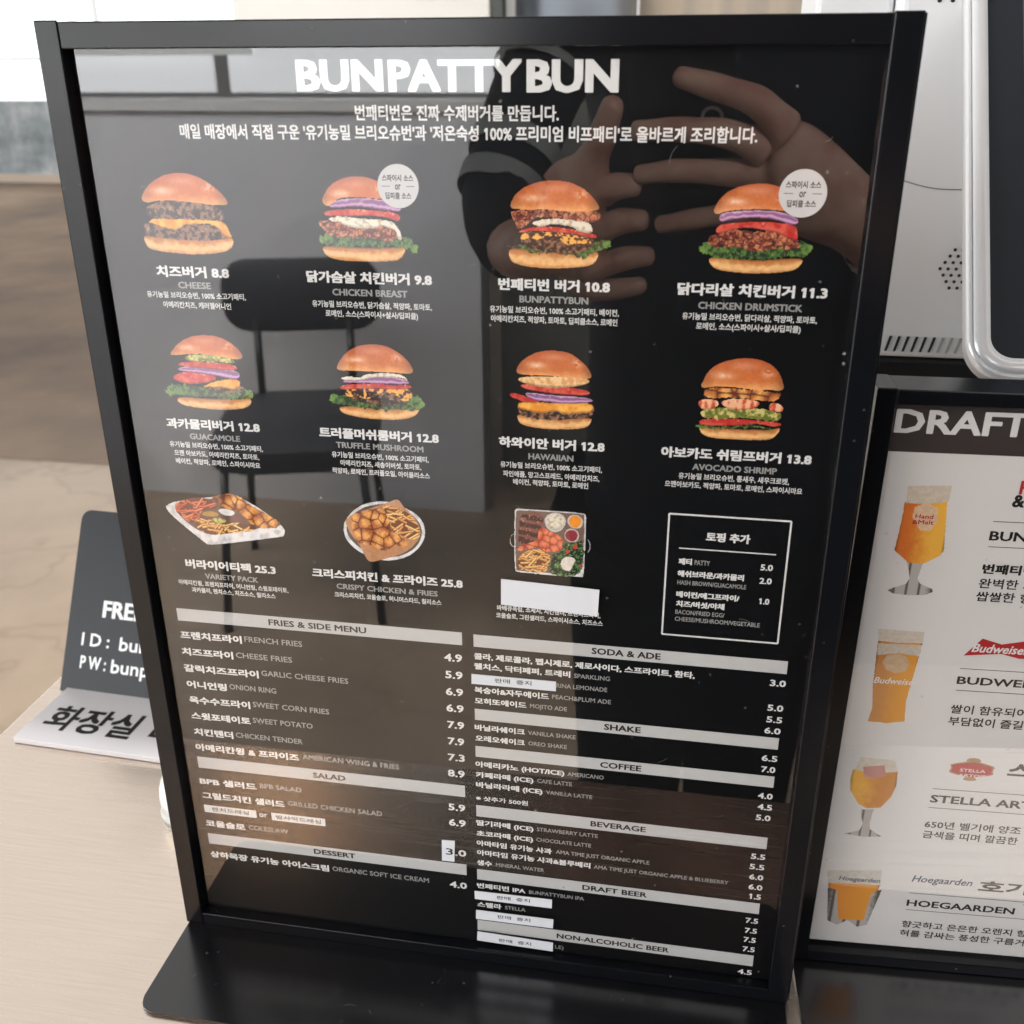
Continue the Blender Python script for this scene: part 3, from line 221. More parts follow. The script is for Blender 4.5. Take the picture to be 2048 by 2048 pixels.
PICS = [["printed picture of a cheeseburger with two patties","main",[["bb",[[27.8,357.1],[29.0,358.1],[40.1,357.4],[51.2,357.1],[62.3,357.8],[65.0,358.2],[65.9,355.9],[63.8,352.8],[58.2,351.4],[47.5,350.6],[36.4,351.4],[29.2,352.5],[28.2,355.0]]],["pt",[[28.8,362.2],[30.4,363.5],[46.4,362.6],[62.3,362.4],[63.1,357.9],[59.4,356.5],[45.5,356.2],[34.4,357.0],[28.4,358.1]]],["ch",[[30.2,363.7],[38.4,364.9],[57.6,364.5],[63.0,363.9],[64.4,359.9],[65.7,357.2],[61.7,357.8],[59.5,361.8],[55.2,362.7],[50.8,362.6],[46.3,362.3],[42.1,359.7],[37.2,360.8],[34.0,361.8]]],["pt",[[31.4,370.0],[43.3,372.0],[60.5,370.3],[63.2,365.4],[62.4,363.8],[46.6,364.3],[32.8,364.3],[30.2,365.5]]],["bt",[[28.8,371.2],[30.9,375.2],[34.9,378.5],[40.2,381.0],[45.3,381.8],[51.2,381.4],[57.3,378.8],[61.7,375.4],[64.6,372.3],[65.1,369.9],[60.5,369.7],[51.9,370.6],[43.2,371.4],[35.5,371.1],[31.4,370.0]]]]],["printed picture of a chicken breast burger","main",[["bb",[[101.4,355.5],[106.6,355.8],[119.0,355.2],[131.2,355.8],[134.9,356.2],[134.3,353.5],[132.2,350.9],[128.5,350.2],[118.6,349.8],[108.7,350.0],[103.8,351.1],[101.9,352.9]]],["le",[[99.8,357.8],[102.0,359.5],[103.5,360.7],[116.9,361.0],[129.0,359.4],[135.1,360.4],[137.6,358.0],[140.0,356.0],[139.4,353.6],[137.2,353.4],[135.1,355.4],[128.8,355.7],[121.4,355.3],[114.0,355.4],[106.6,355.6],[101.2,356.0]]],["bc",[[100.2,364.8],[103.7,365.3],[109.4,365.6],[119.5,364.0],[126.8,364.4],[131.1,363.1],[132.2,359.9],[128.9,357.3],[124.0,358.4],[119.2,359.0],[114.2,358.4],[109.4,359.0],[104.4,359.5],[102.1,361.6]]],["sa",[[104.2,366.2],[109.9,366.8],[118.4,366.0],[129.3,365.8],[132.1,363.1],[133.7,359.5],[132.7,357.9],[131.4,359.5],[131.3,362.0],[128.0,362.8],[125.6,363.7],[123.8,362.7],[119.4,362.2],[112.1,362.9],[109.8,364.5],[106.1,364.4]]],["to",[[103.2,368.7],[112.6,369.6],[122.3,369.3],[133.3,368.4],[132.9,365.0],[129.3,365.8],[125.8,366.9],[117.3,366.9],[105.0,366.6],[103.2,366.8]]],["on",[[105.9,371.9],[111.9,373.3],[120.1,373.5],[127.3,373.0],[133.4,371.3],[133.6,368.6],[129.5,368.7],[122.3,369.7],[115.0,370.3],[107.7,369.5],[105.2,369.9]]],["bt",[[102.4,372.1],[104.0,375.1],[106.4,378.0],[110.4,380.3],[115.3,381.4],[119.4,381.3],[124.1,380.3],[128.8,377.4],[131.7,374.2],[130.9,372.6],[126.1,373.2],[118.9,373.7],[111.9,373.6],[108.4,372.7],[105.3,370.1],[103.8,370.5]]]]],["printed picture of a burger with bacon, white sauce and melted cheese","main",[["bb",[[174.1,356.3],[178.9,356.7],[191.0,355.8],[203.0,355.9],[207.6,356.3],[207.9,354.4],[206.7,351.5],[203.2,350.2],[192.3,349.2],[183.8,349.4],[176.4,350.6],[174.4,352.5]]],["le",[[170.6,357.4],[176.4,357.5],[183.8,358.0],[193.4,357.0],[203.0,357.7],[207.7,360.2],[211.0,360.1],[213.4,357.8],[209.7,356.7],[205.4,355.2],[202.6,353.0],[198.3,354.1],[191.0,355.1],[183.8,354.7],[178.9,356.4],[174.0,356.8]]],["pt",[[178.4,362.1],[186.1,362.7],[195.7,362.2],[202.9,361.5],[206.5,360.2],[205.4,357.6],[200.7,355.1],[193.4,354.9],[186.2,355.4],[178.9,357.6]]],["cp",[[178.4,361.4],[183.7,362.7],[190.9,362.8],[198.1,361.8],[204.1,360.8],[205.4,358.3],[200.6,358.8],[195.8,357.8],[193.4,360.3],[189.8,358.8],[186.2,360.6],[184.2,358.5],[181.3,360.0],[178.9,359.3]]],["to",[[177.4,362.5],[182.5,364.3],[190.9,364.7],[199.3,363.7],[207.2,362.2],[207.1,360.2],[200.5,361.9],[191.0,362.6],[183.7,362.9],[178.9,361.9]]],["sa",[[182.4,365.9],[186.1,367.1],[192.1,367.7],[200.4,367.3],[204.7,366.1],[206.2,362.5],[200.5,362.8],[198.3,364.4],[193.3,365.2],[190.2,365.6],[187.1,364.2],[184.2,364.8]]],["bc",[[174.8,370.1],[182.7,370.5],[193.2,370.5],[202.7,370.6],[207.9,370.3],[208.1,367.1],[205.2,365.9],[199.2,366.9],[190.9,367.7],[183.7,367.5],[182.3,365.6],[177.7,362.8],[177.0,364.8],[175.3,368.3]]],["bt",[[174.8,370.6],[175.3,373.6],[177.2,376.3],[180.8,378.9],[186.0,380.5],[190.7,380.9],[196.1,380.6],[200.8,378.9],[204.4,376.3],[207.1,373.2],[208.0,370.7],[203.9,370.2],[195.6,369.9],[188.5,370.7],[181.3,370.2],[177.7,370.6]]]]],["printed picture of a chicken drumstick burger","main",[["bb",[[247.6,355.0],[253.0,355.4],[262.6,354.2],[274.3,355.2],[281.1,355.6],[280.6,353.2],[278.5,351.0],[272.5,350.0],[264.2,349.4],[255.9,349.8],[250.3,350.7],[248.2,352.6]]],["le",[[243.6,358.2],[245.5,360.2],[247.9,360.7],[257.4,360.0],[269.3,359.3],[277.3,360.9],[279.4,362.2],[282.2,360.6],[283.8,359.0],[283.3,356.9],[280.9,355.4],[275.4,356.2],[269.7,354.4],[262.6,354.2],[255.5,355.0],[250.2,354.6],[248.2,356.0],[244.6,356.1]]],["bc",[[246.6,361.6],[250.0,363.8],[257.0,365.2],[264.1,364.6],[271.0,365.0],[275.8,363.7],[278.8,361.9],[279.8,359.1],[276.4,358.3],[271.6,358.9],[267.1,357.6],[262.4,357.5],[257.5,359.1],[254.2,358.3],[250.4,358.4],[247.0,359.8]]],["to",[[249.5,365.2],[251.5,366.9],[261.5,367.8],[270.8,367.8],[276.7,366.8],[277.9,365.8],[278.0,364.0],[278.5,362.6],[277.9,361.2],[274.8,362.1],[271.1,364.3],[266.4,364.7],[261.7,365.7],[257.0,365.2],[252.4,363.9],[249.7,363.1]]],["on",[[250.5,370.2],[254.2,371.2],[263.5,371.8],[271.6,371.5],[276.4,369.7],[278.3,368.6],[277.8,367.2],[275.5,366.8],[269.5,368.7],[261.4,369.2],[254.4,368.2],[251.4,367.2],[250.4,368.3]]],["bt",[[248.1,370.8],[248.9,373.4],[250.8,376.2],[253.6,378.5],[257.6,380.1],[262.7,380.9],[267.2,380.8],[272.0,379.4],[275.9,376.3],[278.2,372.5],[272.7,371.5],[265.8,372.1],[258.8,371.8],[252.3,371.1],[249.8,369.7]]]]],["printed picture of a guacamole burger with red onion","main",[["bb",[[32.4,292.1],[42.4,291.8],[54.2,291.8],[64.9,293.5],[66.1,291.2],[63.7,288.2],[53.6,286.8],[41.8,287.1],[33.0,288.4]]],["le",[[27.3,293.9],[29.5,296.6],[33.2,297.6],[43.1,297.0],[54.8,296.4],[62.4,296.8],[65.8,296.4],[67.3,294.2],[65.3,292.3],[60.1,292.6],[57.6,291.1],[51.3,292.2],[46.1,292.5],[38.9,291.9],[32.4,292.4],[28.8,292.2]]],["pt",[[47.8,297.2],[54.9,297.8],[62.5,298.2],[63.4,296.2],[58.0,294.8],[51.5,293.9],[47.0,294.9]]],["ch",[[44.3,296.7],[51.7,299.9],[61.1,301.2],[62.0,298.7],[59.4,296.0],[57.0,295.9],[51.9,297.1],[46.5,296.3]]],["to",[[32.2,301.0],[38.1,303.3],[49.7,302.9],[52.3,300.2],[46.8,298.3],[40.2,297.4],[35.6,297.8],[32.2,299.3]]],["on",[[34.8,304.5],[43.1,305.7],[53.0,305.6],[61.5,304.0],[62.1,302.1],[60.4,300.0],[49.6,301.8],[40.9,302.6],[34.6,303.1]]],["to",[[35.7,306.8],[44.5,307.5],[56.1,307.2],[61.1,306.3],[60.9,304.0],[50.0,304.6],[41.2,304.8],[35.1,305.1]]],["gu",[[38.4,309.7],[45.0,310.8],[53.6,310.4],[59.8,309.3],[60.9,306.8],[53.2,307.6],[44.5,307.2],[39.3,307.5]]],["bt",[[32.0,310.0],[34.2,312.9],[38.2,316.1],[43.1,318.2],[48.9,318.9],[54.6,318.4],[59.4,316.1],[63.1,313.0],[64.5,309.5],[60.3,308.7],[53.6,310.1],[45.0,310.8],[37.9,310.0],[33.1,309.4]]]]],["printed picture of a truffle mushroom burger","main",[["bb",[[103.2,291.4],[113.3,291.9],[124.4,291.4],[137.2,292.6],[137.4,290.9],[135.4,288.3],[128.6,286.5],[118.6,286.3],[108.5,287.2],[104.1,288.6]]],["le",[[99.2,295.2],[101.9,296.7],[105.2,296.0],[119.1,295.0],[133.0,296.3],[136.9,297.8],[140.3,294.4],[139.4,292.2],[134.4,291.0],[124.4,290.5],[116.0,290.7],[108.8,291.4],[103.2,292.0],[99.9,292.9]]],["pt",[[105.9,297.7],[119.3,298.9],[133.6,298.5],[134.0,295.2],[127.3,292.6],[116.2,292.6],[107.9,294.5]]],["cp",[[105.4,298.5],[113.8,300.1],[127.7,300.4],[134.5,300.2],[134.6,295.2],[130.1,294.5],[127.0,298.2],[119.2,297.8],[116.3,294.3],[112.4,295.8],[107.9,295.0]]],["to",[[104.4,300.4],[116.7,301.6],[127.7,301.3],[134.6,301.9],[134.5,299.7],[122.1,299.4],[111.6,299.1],[104.8,298.0]]],["on",[[105.6,302.4],[114.1,303.9],[125.2,305.3],[133.3,303.5],[134.0,301.8],[125.0,301.4],[115.0,301.5],[106.1,301.1]]],["sa",[[105.2,303.5],[108.6,304.5],[112.9,303.3],[115.3,305.4],[125.2,306.4],[131.8,305.6],[133.6,302.9],[129.5,304.6],[119.6,304.5],[111.8,302.2],[105.6,302.4]]],["bt",[[103.0,306.2],[104.5,309.8],[108.2,314.3],[113.3,317.0],[119.4,317.9],[125.3,317.4],[130.6,314.4],[134.2,311.1],[136.2,306.3],[130.7,306.2],[122.5,306.5],[111.5,306.4]]]]],["printed picture of a pineapple burger with sliced red onion","main",[["bb",[[177.3,292.5],[191.2,290.4],[206.9,292.1],[207.1,290.2],[205.5,287.6],[199.2,286.4],[188.6,286.0],[179.5,287.0],[177.4,289.2]]],["pt",[[177.3,296.8],[191.1,297.0],[207.3,297.8],[208.1,295.2],[206.9,291.6],[199.1,290.6],[188.6,289.8],[179.5,290.6],[177.4,293.0]]],["ch",[[177.7,297.1],[188.5,296.9],[206.2,298.3],[207.9,295.7],[205.8,293.4],[200.6,293.4],[196.4,292.4],[192.2,294.3],[187.5,292.4],[181.6,293.2],[177.9,294.1]]],["to",[[174.2,300.5],[178.5,300.2],[182.2,298.7],[188.5,297.4],[180.0,296.4],[177.4,297.9],[174.5,298.6]]],["on",[[179.8,301.3],[191.1,300.2],[201.5,300.2],[207.5,299.4],[207.3,298.1],[199.0,297.1],[188.5,297.1],[181.6,298.4]]],["to",[[178.5,304.5],[191.0,304.0],[206.1,303.1],[206.2,300.7],[196.3,300.5],[185.8,301.3],[179.0,302.4]]],["py",[[177.5,306.9],[185.8,307.8],[196.2,307.7],[206.0,307.6],[205.5,305.2],[196.3,303.2],[185.8,303.2],[177.9,305.0]]],["bt",[[176.6,308.4],[177.7,311.9],[180.6,315.0],[185.2,317.5],[191.4,318.4],[197.6,317.8],[202.2,314.8],[205.9,311.1],[207.0,307.4],[201.4,307.4],[191.0,308.0],[181.6,307.8]]]]],["printed picture of an avocado shrimp burger","main",[["bb",[[248.2,290.8],[253.8,290.6],[264.6,290.3],[275.3,290.6],[279.4,292.0],[278.8,289.5],[276.5,286.8],[272.5,286.2],[262.8,285.8],[254.2,286.0],[249.8,287.1]]],["le",[[246.9,291.2],[249.5,291.1],[258.2,290.8],[265.5,292.4],[268.7,292.8],[275.2,291.6],[277.4,291.0],[275.3,290.2],[271.0,290.9],[266.8,290.6],[258.2,290.4],[250.7,289.7],[248.5,289.8]]],["to",[[248.2,293.3],[253.6,294.1],[262.2,294.5],[270.7,294.1],[279.2,293.8],[279.6,292.3],[276.2,291.7],[269.8,292.9],[263.5,291.6],[256.0,291.0],[248.6,291.0]]],["gu",[[248.6,297.0],[253.3,298.4],[261.8,298.6],[272.4,299.2],[276.7,297.8],[279.5,297.0],[278.9,294.7],[276.7,293.9],[270.7,294.3],[264.3,294.9],[257.9,293.9],[252.5,294.0],[249.1,294.3]]],["sh",[[274.3,301.5],[277.4,301.4],[279.9,299.8],[279.1,297.5],[276.3,297.8],[274.1,298.3]]],["sh",[[247.4,300.1],[248.8,301.6],[252.0,301.7],[255.2,301.4],[255.6,299.2],[253.8,298.0],[250.2,297.1],[248.2,298.1]]],["sh",[[255.7,300.8],[259.4,302.3],[264.7,302.4],[269.0,302.1],[270.9,301.1],[269.8,299.2],[267.2,298.2],[260.8,297.6],[257.5,298.8]]],["ck",[[249.1,305.6],[254.8,306.6],[263.3,306.3],[271.8,305.8],[278.5,305.7],[277.7,303.2],[276.3,301.8],[270.0,301.7],[264.7,302.6],[259.4,302.6],[253.0,301.8],[249.6,302.3]]],["bt",[[248.1,307.4],[248.8,308.3],[249.8,311.5],[252.1,314.5],[256.2,316.8],[261.3,318.1],[265.4,318.4],[269.6,317.9],[273.7,316.3],[276.7,313.4],[278.4,309.9],[279.2,306.9],[277.2,305.9],[273.8,306.4],[269.7,305.8],[264.4,306.4],[259.0,306.8],[252.7,306.7],[248.7,305.6]]]]],["printed picture of a white tray with fries, sauces and chicken wings","main",[["mw",[[19.9,242.7],[41.3,246.9],[55.6,248.9],[75.0,235.2],[74.3,230.5],[72.5,229.8],[38.6,223.0],[36.3,224.2],[20.4,237.8]]],["fd:6b5148",[[21.7,242.1],[41.2,245.9],[55.2,247.9],[73.0,235.1],[38.9,228.0],[30.2,232.2]]],["fo",[[24.9,243.0],[33.5,246.4],[41.5,245.9],[44.9,243.0],[43.6,240.9],[36.8,240.4],[35.1,235.4],[30.3,233.0],[26.8,236.9],[24.1,239.8]]],["ck",[[41.3,246.6],[46.6,248.6],[54.3,249.3],[59.4,244.4],[65.7,241.1],[73.0,237.5],[72.3,234.3],[64.8,233.1],[59.0,235.1],[55.6,240.0],[49.1,241.6],[44.3,243.7]]],["fr",[[32.7,235.2],[38.3,236.7],[46.4,233.4],[52.8,236.0],[60.8,232.8],[59.7,231.6],[51.1,230.3],[38.5,227.9],[32.9,231.7]]],["fd:b98d4a",[[36.2,238.3],[38.7,239.7],[42.1,240.1],[45.0,238.9],[43.5,237.4],[38.4,237.4]]],["fd:eceaea",[[44.2,240.6],[46.7,241.8],[51.4,241.1],[52.5,239.8],[50.7,238.3],[47.0,238.4]]],["fd:7a4a4a",[[48.9,237.5],[52.0,238.4],[57.0,237.7],[55.1,235.8],[51.1,235.9]]],["gu",[[39.9,235.8],[43.4,237.1],[47.8,236.7],[47.9,235.0],[43.1,234.1]]]]],["printed picture of a round bowl of fried chicken and fries","main",[["mw",[[101.2,236.0],[102.0,239.7],[105.9,244.8],[111.4,248.6],[118.1,250.2],[122.8,250.2],[128.6,248.3],[133.9,245.6],[136.9,242.2],[137.9,237.5],[136.9,232.6],[133.1,227.4],[128.1,224.0],[121.1,222.1],[117.6,222.2],[109.6,224.3],[104.7,227.6],[101.9,231.6]]],["fd:54504d",[[102.6,236.1],[103.4,239.3],[106.7,243.9],[112.2,247.4],[118.0,248.8],[122.7,248.9],[128.1,247.3],[132.9,244.3],[135.5,241.2],[136.4,237.4],[135.4,232.9],[132.2,228.5],[127.0,225.2],[121.2,223.7],[117.7,223.7],[110.8,225.8],[106.2,229.0],[103.4,232.4]]],["fd:c08a62",[[103.3,240.8],[105.5,243.1],[120.3,248.9],[126.5,252.3],[128.8,248.1],[132.5,244.8],[135.4,239.7],[135.7,234.9],[131.8,229.7],[127.0,225.9],[117.6,222.4],[111.9,220.4],[109.8,224.5],[108.3,228.9],[104.4,233.8],[102.1,239.9]]],["ck",[[105.3,243.1],[111.2,245.2],[115.6,246.7],[120.1,246.1],[122.2,242.1],[123.4,238.8],[126.4,235.2],[130.2,230.6],[129.0,229.0],[123.8,230.1],[120.2,226.8],[117.2,227.1],[113.4,229.3],[108.8,229.4],[105.8,231.2],[105.4,237.5]]],["fr",[[119.1,248.6],[121.4,248.3],[125.8,247.9],[130.7,245.6],[133.3,242.9],[136.0,237.4],[134.2,233.6],[130.8,233.1],[127.5,234.8],[123.4,235.7],[123.1,239.3],[121.1,243.5]]]]],["printed picture of a square tray with ribs, sausages, dips and salad","main",[["ho:d5c9c2",[[173.9,236.2],[174.4,238.4],[175.6,239.5],[176.4,239.5],[176.4,239.1],[175.4,238.8],[174.5,237.6],[174.4,236.0],[174.8,234.3],[175.6,233.6],[176.4,233.6],[176.4,233.1],[175.2,233.0],[174.2,234.1]]],["ho:b8b8ba",[[206.4,239.2],[207.2,239.2],[208.2,237.0],[208.1,234.8],[207.2,232.8],[206.6,232.8],[207.5,235.0],[207.6,236.7]]],["mw",[[176.0,249.6],[176.6,250.8],[177.6,251.0],[204.8,251.0],[206.0,249.8],[206.0,244.2],[205.7,221.8],[204.5,221.2],[177.1,221.2],[175.9,222.4]]],["fd:7a6257",[[176.5,249.4],[177.4,250.3],[204.8,250.4],[205.3,249.6],[205.1,222.2],[177.5,222.0],[176.4,222.7]]],["ri",[[178.6,249.1],[185.8,250.1],[188.3,247.5],[188.1,243.7],[185.8,240.1],[185.8,237.1],[181.5,235.1],[177.4,234.3],[177.6,239.9]]],["sl",[[196.6,237.5],[198.6,236.6],[202.4,237.6],[205.3,238.8],[205.3,222.2],[195.5,221.0],[190.9,221.7],[191.8,231.4],[196.7,232.4]]],["sg",[[177.0,233.0],[181.5,235.3],[186.2,237.2],[186.2,242.3],[187.8,243.7],[191.3,241.4],[195.6,239.6],[196.6,237.5],[195.7,232.7],[188.8,231.8],[186.6,234.2],[181.9,232.5],[178.0,231.1]]],["fr",[[176.7,223.1],[178.0,229.6],[183.1,232.6],[187.0,233.1],[189.8,231.2],[191.8,230.7],[190.3,224.5],[189.1,222.0],[184.9,221.8],[178.9,222.7]]],["fd:efe4d8",[[195.4,226.9],[196.7,230.0],[199.6,230.7],[202.2,229.4],[200.7,226.6],[199.8,223.7],[196.8,224.1]]],["fd:d6d0cb",[[188.5,246.3],[189.3,248.4],[191.6,250.0],[195.0,250.1],[197.2,248.4],[197.6,245.9],[196.5,243.1],[194.2,241.4],[191.7,241.4],[189.5,243.2]]],["sa",[[189.3,245.7],[190.0,248.1],[192.6,249.6],[195.0,249.5],[196.6,247.7],[197.0,245.6],[195.5,243.0],[193.4,242.0],[191.3,242.5],[189.7,244.0]]],["fd:d6cdc6",[[197.9,246.7],[198.9,249.1],[201.2,249.9],[203.7,249.0],[204.8,247.0],[204.0,244.2],[201.7,243.4],[199.4,244.1]]],["fd:f59a2e",[[198.7,246.8],[199.7,249.0],[201.6,249.5],[203.5,248.4],[204.1,246.8],[203.2,244.6],[201.3,243.8],[199.4,244.8]]],["fd:cfc4be",[[196.8,239.9],[197.5,242.3],[199.4,243.7],[202.1,243.0],[203.3,241.0],[202.8,238.2],[200.5,237.0],[198.1,237.7]]],["fd:94323c",[[197.1,239.9],[197.9,241.9],[199.4,242.8],[201.7,242.6],[202.7,240.8],[202.2,238.6],[200.5,237.4],[198.3,238.1]]],["fd:c23c34",[[200.5,235.3],[201.5,236.5],[202.6,235.9],[202.5,234.4],[201.1,234.0]]],["fd:c8453c",[[197.6,232.9],[198.6,233.8],[199.8,233.1],[199.0,231.9],[197.8,232.0]]],["fd:c04058",[[203.4,226.9],[204.4,227.6],[205.2,226.8],[204.6,225.8],[203.6,225.8]]]]],["printed picture of an amber beer in a stemmed tulip glass","a4",[["gs",[[15.3,216.0],[22.8,216.4],[21.5,207.5],[23.0,205.1],[28.2,202.9],[29.0,201.3],[25.5,199.6],[19.0,199.1],[12.3,199.6],[9.7,201.0],[11.8,202.5],[17.0,204.7],[18.0,207.3],[17.1,211.1]]],["be:d9742c:f0b648",[[10.6,242.6],[27.6,243.8],[30.1,221.2],[28.9,218.7],[23.1,214.6],[16.6,214.5],[9.8,220.0],[10.4,228.7],[10.8,237.8]]],["fd:d8ccbc",[[10.9,249.7],[28.3,250.6],[28.4,243.5],[19.8,241.9],[11.3,242.0]]],["fd:e3c4a4",[[14.9,235.6],[15.2,240.4],[19.6,242.5],[24.2,240.3],[25.1,235.0],[23.3,230.0],[19.0,229.8]]]]],["printed picture of a golden beer in a tall flared glass","a4",[["be:c88a4c:dc9a3c",[[9.5,176.0],[28.7,176.0],[27.6,161.7],[26.3,146.2],[27.3,134.1],[20.0,132.4],[11.0,133.5],[12.0,140.8],[10.5,153.4]]],["fd:cfc4b6",[[9.8,174.7],[28.6,175.0],[28.1,169.2],[18.9,170.3],[10.4,168.6]]],["fd:d6ccc0",[[8.8,182.0],[28.6,181.7],[28.8,176.0],[17.0,175.5],[9.5,176.0]]],["fd:cdb192",[[12.9,165.4],[14.6,168.9],[18.4,170.2],[22.5,168.8],[24.7,165.6],[23.7,161.4],[19.7,159.7],[15.1,161.4]]],["fd:dde0de",[[11.0,133.5],[19.8,133.3],[27.2,134.8],[26.2,133.3],[19.4,132.3]]]]],["printed picture of a pale golden beer in a round chalice","a4",[["gs",[[14.9,83.7],[20.9,84.3],[20.4,79.5],[20.3,75.5],[20.8,72.4],[26.9,68.3],[18.4,67.3],[9.2,68.4],[16.0,71.5],[17.0,75.2],[15.6,79.1]]],["be:f0b440:c98434",[[8.2,106.4],[28.5,106.7],[29.1,99.1],[27.7,92.0],[23.8,85.4],[17.3,84.4],[13.3,86.7],[8.6,94.1],[7.7,101.0]]],["fd:d9d2c4",[[10.8,113.8],[26.3,113.2],[28.8,106.7],[18.0,105.0],[8.8,106.4]]],["fd:c89088",[[12.7,108.3],[22.1,109.9],[23.5,103.9],[17.2,101.8],[13.5,103.0]]]]],["printed picture of a cloudy orange beer in a faceted tumbler","a4",[["gs",[[5.7,34.3],[31.7,35.5],[29.6,23.2],[27.7,12.0],[23.1,10.2],[18.0,14.0],[13.3,10.4],[8.1,12.9]]],["be:e8963c:e29a34",[[5.3,37.7],[30.6,38.8],[29.9,34.9],[27.0,32.4],[25.6,14.9],[13.4,14.4],[10.4,33.1],[6.0,34.4]]],["fd:d2cdc6",[[3.8,45.2],[29.9,47.9],[30.6,38.3],[5.4,37.3]]]]]]
A4D = {"A":[["DRAFT BEER","DRAF",1.68,42.86,277.36,9.98,"B","w"],["BUNPATTYBUN IPA","BUN",46.88,61.8,229.04,4.3,"B","k"],["번패티번 IPA","번패티",46.78,62.61,213.74,4.6,"H","k"],["완벽한 거품과","완벽한",46.58,62.71,206.9,4.6,"R","k"],["쌉쌀한 향","쌉쌀한",46.61,62.53,200.61,4.6,"R","k"],["BUDWEISER","BUDWE",46.05,73.61,158.42,3.9,"B","k"],["쌀이 함유되어","쌀이 함유되",45.91,73.48,143.3,4.6,"R","k"],["부담없이 즐길","부담없이 즐길",46.02,78.27,136.87,4.6,"R","k"],["스텔라","스",76.54,87.09,112.29,8.2,"B","k"],["STELLA ARTOIS","STELLA AR",45.25,86.18,92.99,4.3,"B","k"],["650년 벨기에 양조","650년 벨기에 양조",45.2,88.98,78.01,4.4,"R","k"],["금색을 띠며 깔끔한","금색을 띠며 깔끔한",45.16,88.68,71.84,4.4,"R","k"],["Hoegaarden","Hoegaarden",45.06,73.15,44.38,4.0,"R","b"],["호가든","호",76.12,88.18,43.03,7.0,"B","k"],["HOEGAARDEN","HOEGAARDEN",44.49,95.56,28.85,4.0,"B","k"],["향긋하고 은은한 오렌지 향","향긋하고 은은한 오렌지",44.18,96.93,15.08,4.2,"R","k"],["혀를 감싸는 풍성한 구름거품","혀를 감싸는 풍성한 구름거",44.1,103.79,9.18,4.2,"R","k"],["Budweiser","Budweise",49.9,71.22,175.3,4.2,"M","w"],["STELLA","STELLA",55.67,67.01,110.36,1.6,"M","w"],["ARTOIS","ARTOIS",55.39,67.55,107.48,1.6,"M","w"],["&","&",52.93,57.85,245.1,5.6,"B","k"],["H","H",54.72,59.0,251.02,6.0,"B","r"],["Hand","Hand",15.96,23.22,236.3,1.9,"M","r"],["&Malt","&Malt",15.1,23.73,233.7,1.9,"M","r"],["Budweiser","Budweis",11.06,25.7,155.86,3.2,"R","w"],["Hoegaarden","Hoegaarden",10.5,30.11,41.03,2.6,"M","b"]],"LN":[[47.19,235.5],[47.24,223.96],[46.32,164.39],[46.52,153.1],[45.6,98.66],[45.36,87.66],[44.64,35.12],[44.83,24.3]],"BOW":[[46.64,171.04],[53.08,180.1],[61.53,177.68],[70.29,179.8],[74.47,171.28],[69.93,171.03],[62.15,172.93]],"SH":[[50.6,110.34],[71.16,109.35],[59.47,117.88],[61.94,103.96]],"F4":[[0.32145883160675126,0.03540765829408817,0.01050123668703939],[0.997916439591149,0.06382824870288373,-0.009419886477423315],[0.00974610102996031,-0.0048013841138417725,0.9999409783708761],[0.06377925296237427,-0.9979493481024546,-0.005413456700418223]]}
LINES = sorted({l[0] for l in MAIN['T']} | {q[1][0] for q in MAIN['ST'] if q[1]} | {l[0] for l in A4D['A']} | {l[1] for l in A4D['A']} | {'FREE', 'WIFI', 'I D :', 'P W :', 'bunpattybun', 'bunpatty1234', '화장실', '비밀번호', '한', 'H', 'x', '1'})
build_glyphs(LINES)
REFH = {}
for ch in ('한', 'H', 'x'):
    V, _ = glyphs(ch, 2); REFH[ch] = (V[:, 1].min(), V[:, 1].max())
def is_ko(s): return any('가' <= c <= '힣' for c in s)
BOLD = {'R': .028, 'M': .036, 'B': .052, 'H': .060, 'X': .066}
def lettering(s, x0, x1, zc, h, wt, ink, parent, y, ref=None, slope=0., name='lettering', italic=0.):
    """one line of print, fitted to its measured width; bold weights are several thin layers a hair apart"""
    V, F = glyphs(s); r = REFH['x'] if s == 'or' else REFH['한'] if is_ko(s) else REFH['H']
    Vr = glyphs(ref, 2)[0] if ref and ref != s else V
    dd = BOLD[wt] * h
    a, b = Vr[:, 0].min(), Vr[:, 0].max(); sx = (x1 - x0 - 2 * dd) / (b - a); sy = (h - 2 * dd * .6) / (r[1] - r[0])
    X = x0 + dd + (V[:, 0] - a) * sx; Z = zc + (V[:, 1] - (r[0] + r[1]) / 2) * sy
    X = X + italic * (Z - zc)
    offs = [(-.7, -.7), (.7, -.7), (-.7, .7), (.7, .7)]
    if wt in 'BHX': offs = [(-1, 0), (1, 0), (0, 0), (-.75, -.6), (.75, -.6), (-.75, .6), (.75, .6)]
    if wt in 'X': offs += [(-.45, 0), (.45, 0), (0, -.6), (0, .6), (-1, -.5), (1, -.5), (-1, .5), (1, .5)]
    VV = []; FF = []
    for k, (ox, oz) in enumerate(offs):
        x = X + ox * dd; z = Z + oz * dd + slope * (X - x0)
        VV.append(np.c_[x, np.full(len(x), -k * .002), z] / 1000); FF.append(F + k * len(X))
    VV = np.concatenate(VV); FF = np.concatenate(FF); VV[:, 1] += y
    me = bpy.data.meshes.new(name); me.from_pydata(VV.tolist(), [], FF.tolist())
    return link(name, me, INK[ink], parent)
def flat(name, pts, y, material, parent):
    me = bpy.data.meshes.new(name); me.from_pydata([(x / 1000, y, z / 1000) for x, z in pts], [], [list(range(len(pts)))])
    return link(name, me, material, parent)
def rule(name, x0, x1, z, wd, y, material, parent): return flat(name, [(x0, z - wd / 2), (x1, z - wd / 2), (x1, z + wd / 2), (x0, z + wd / 2)], y, material, parent)

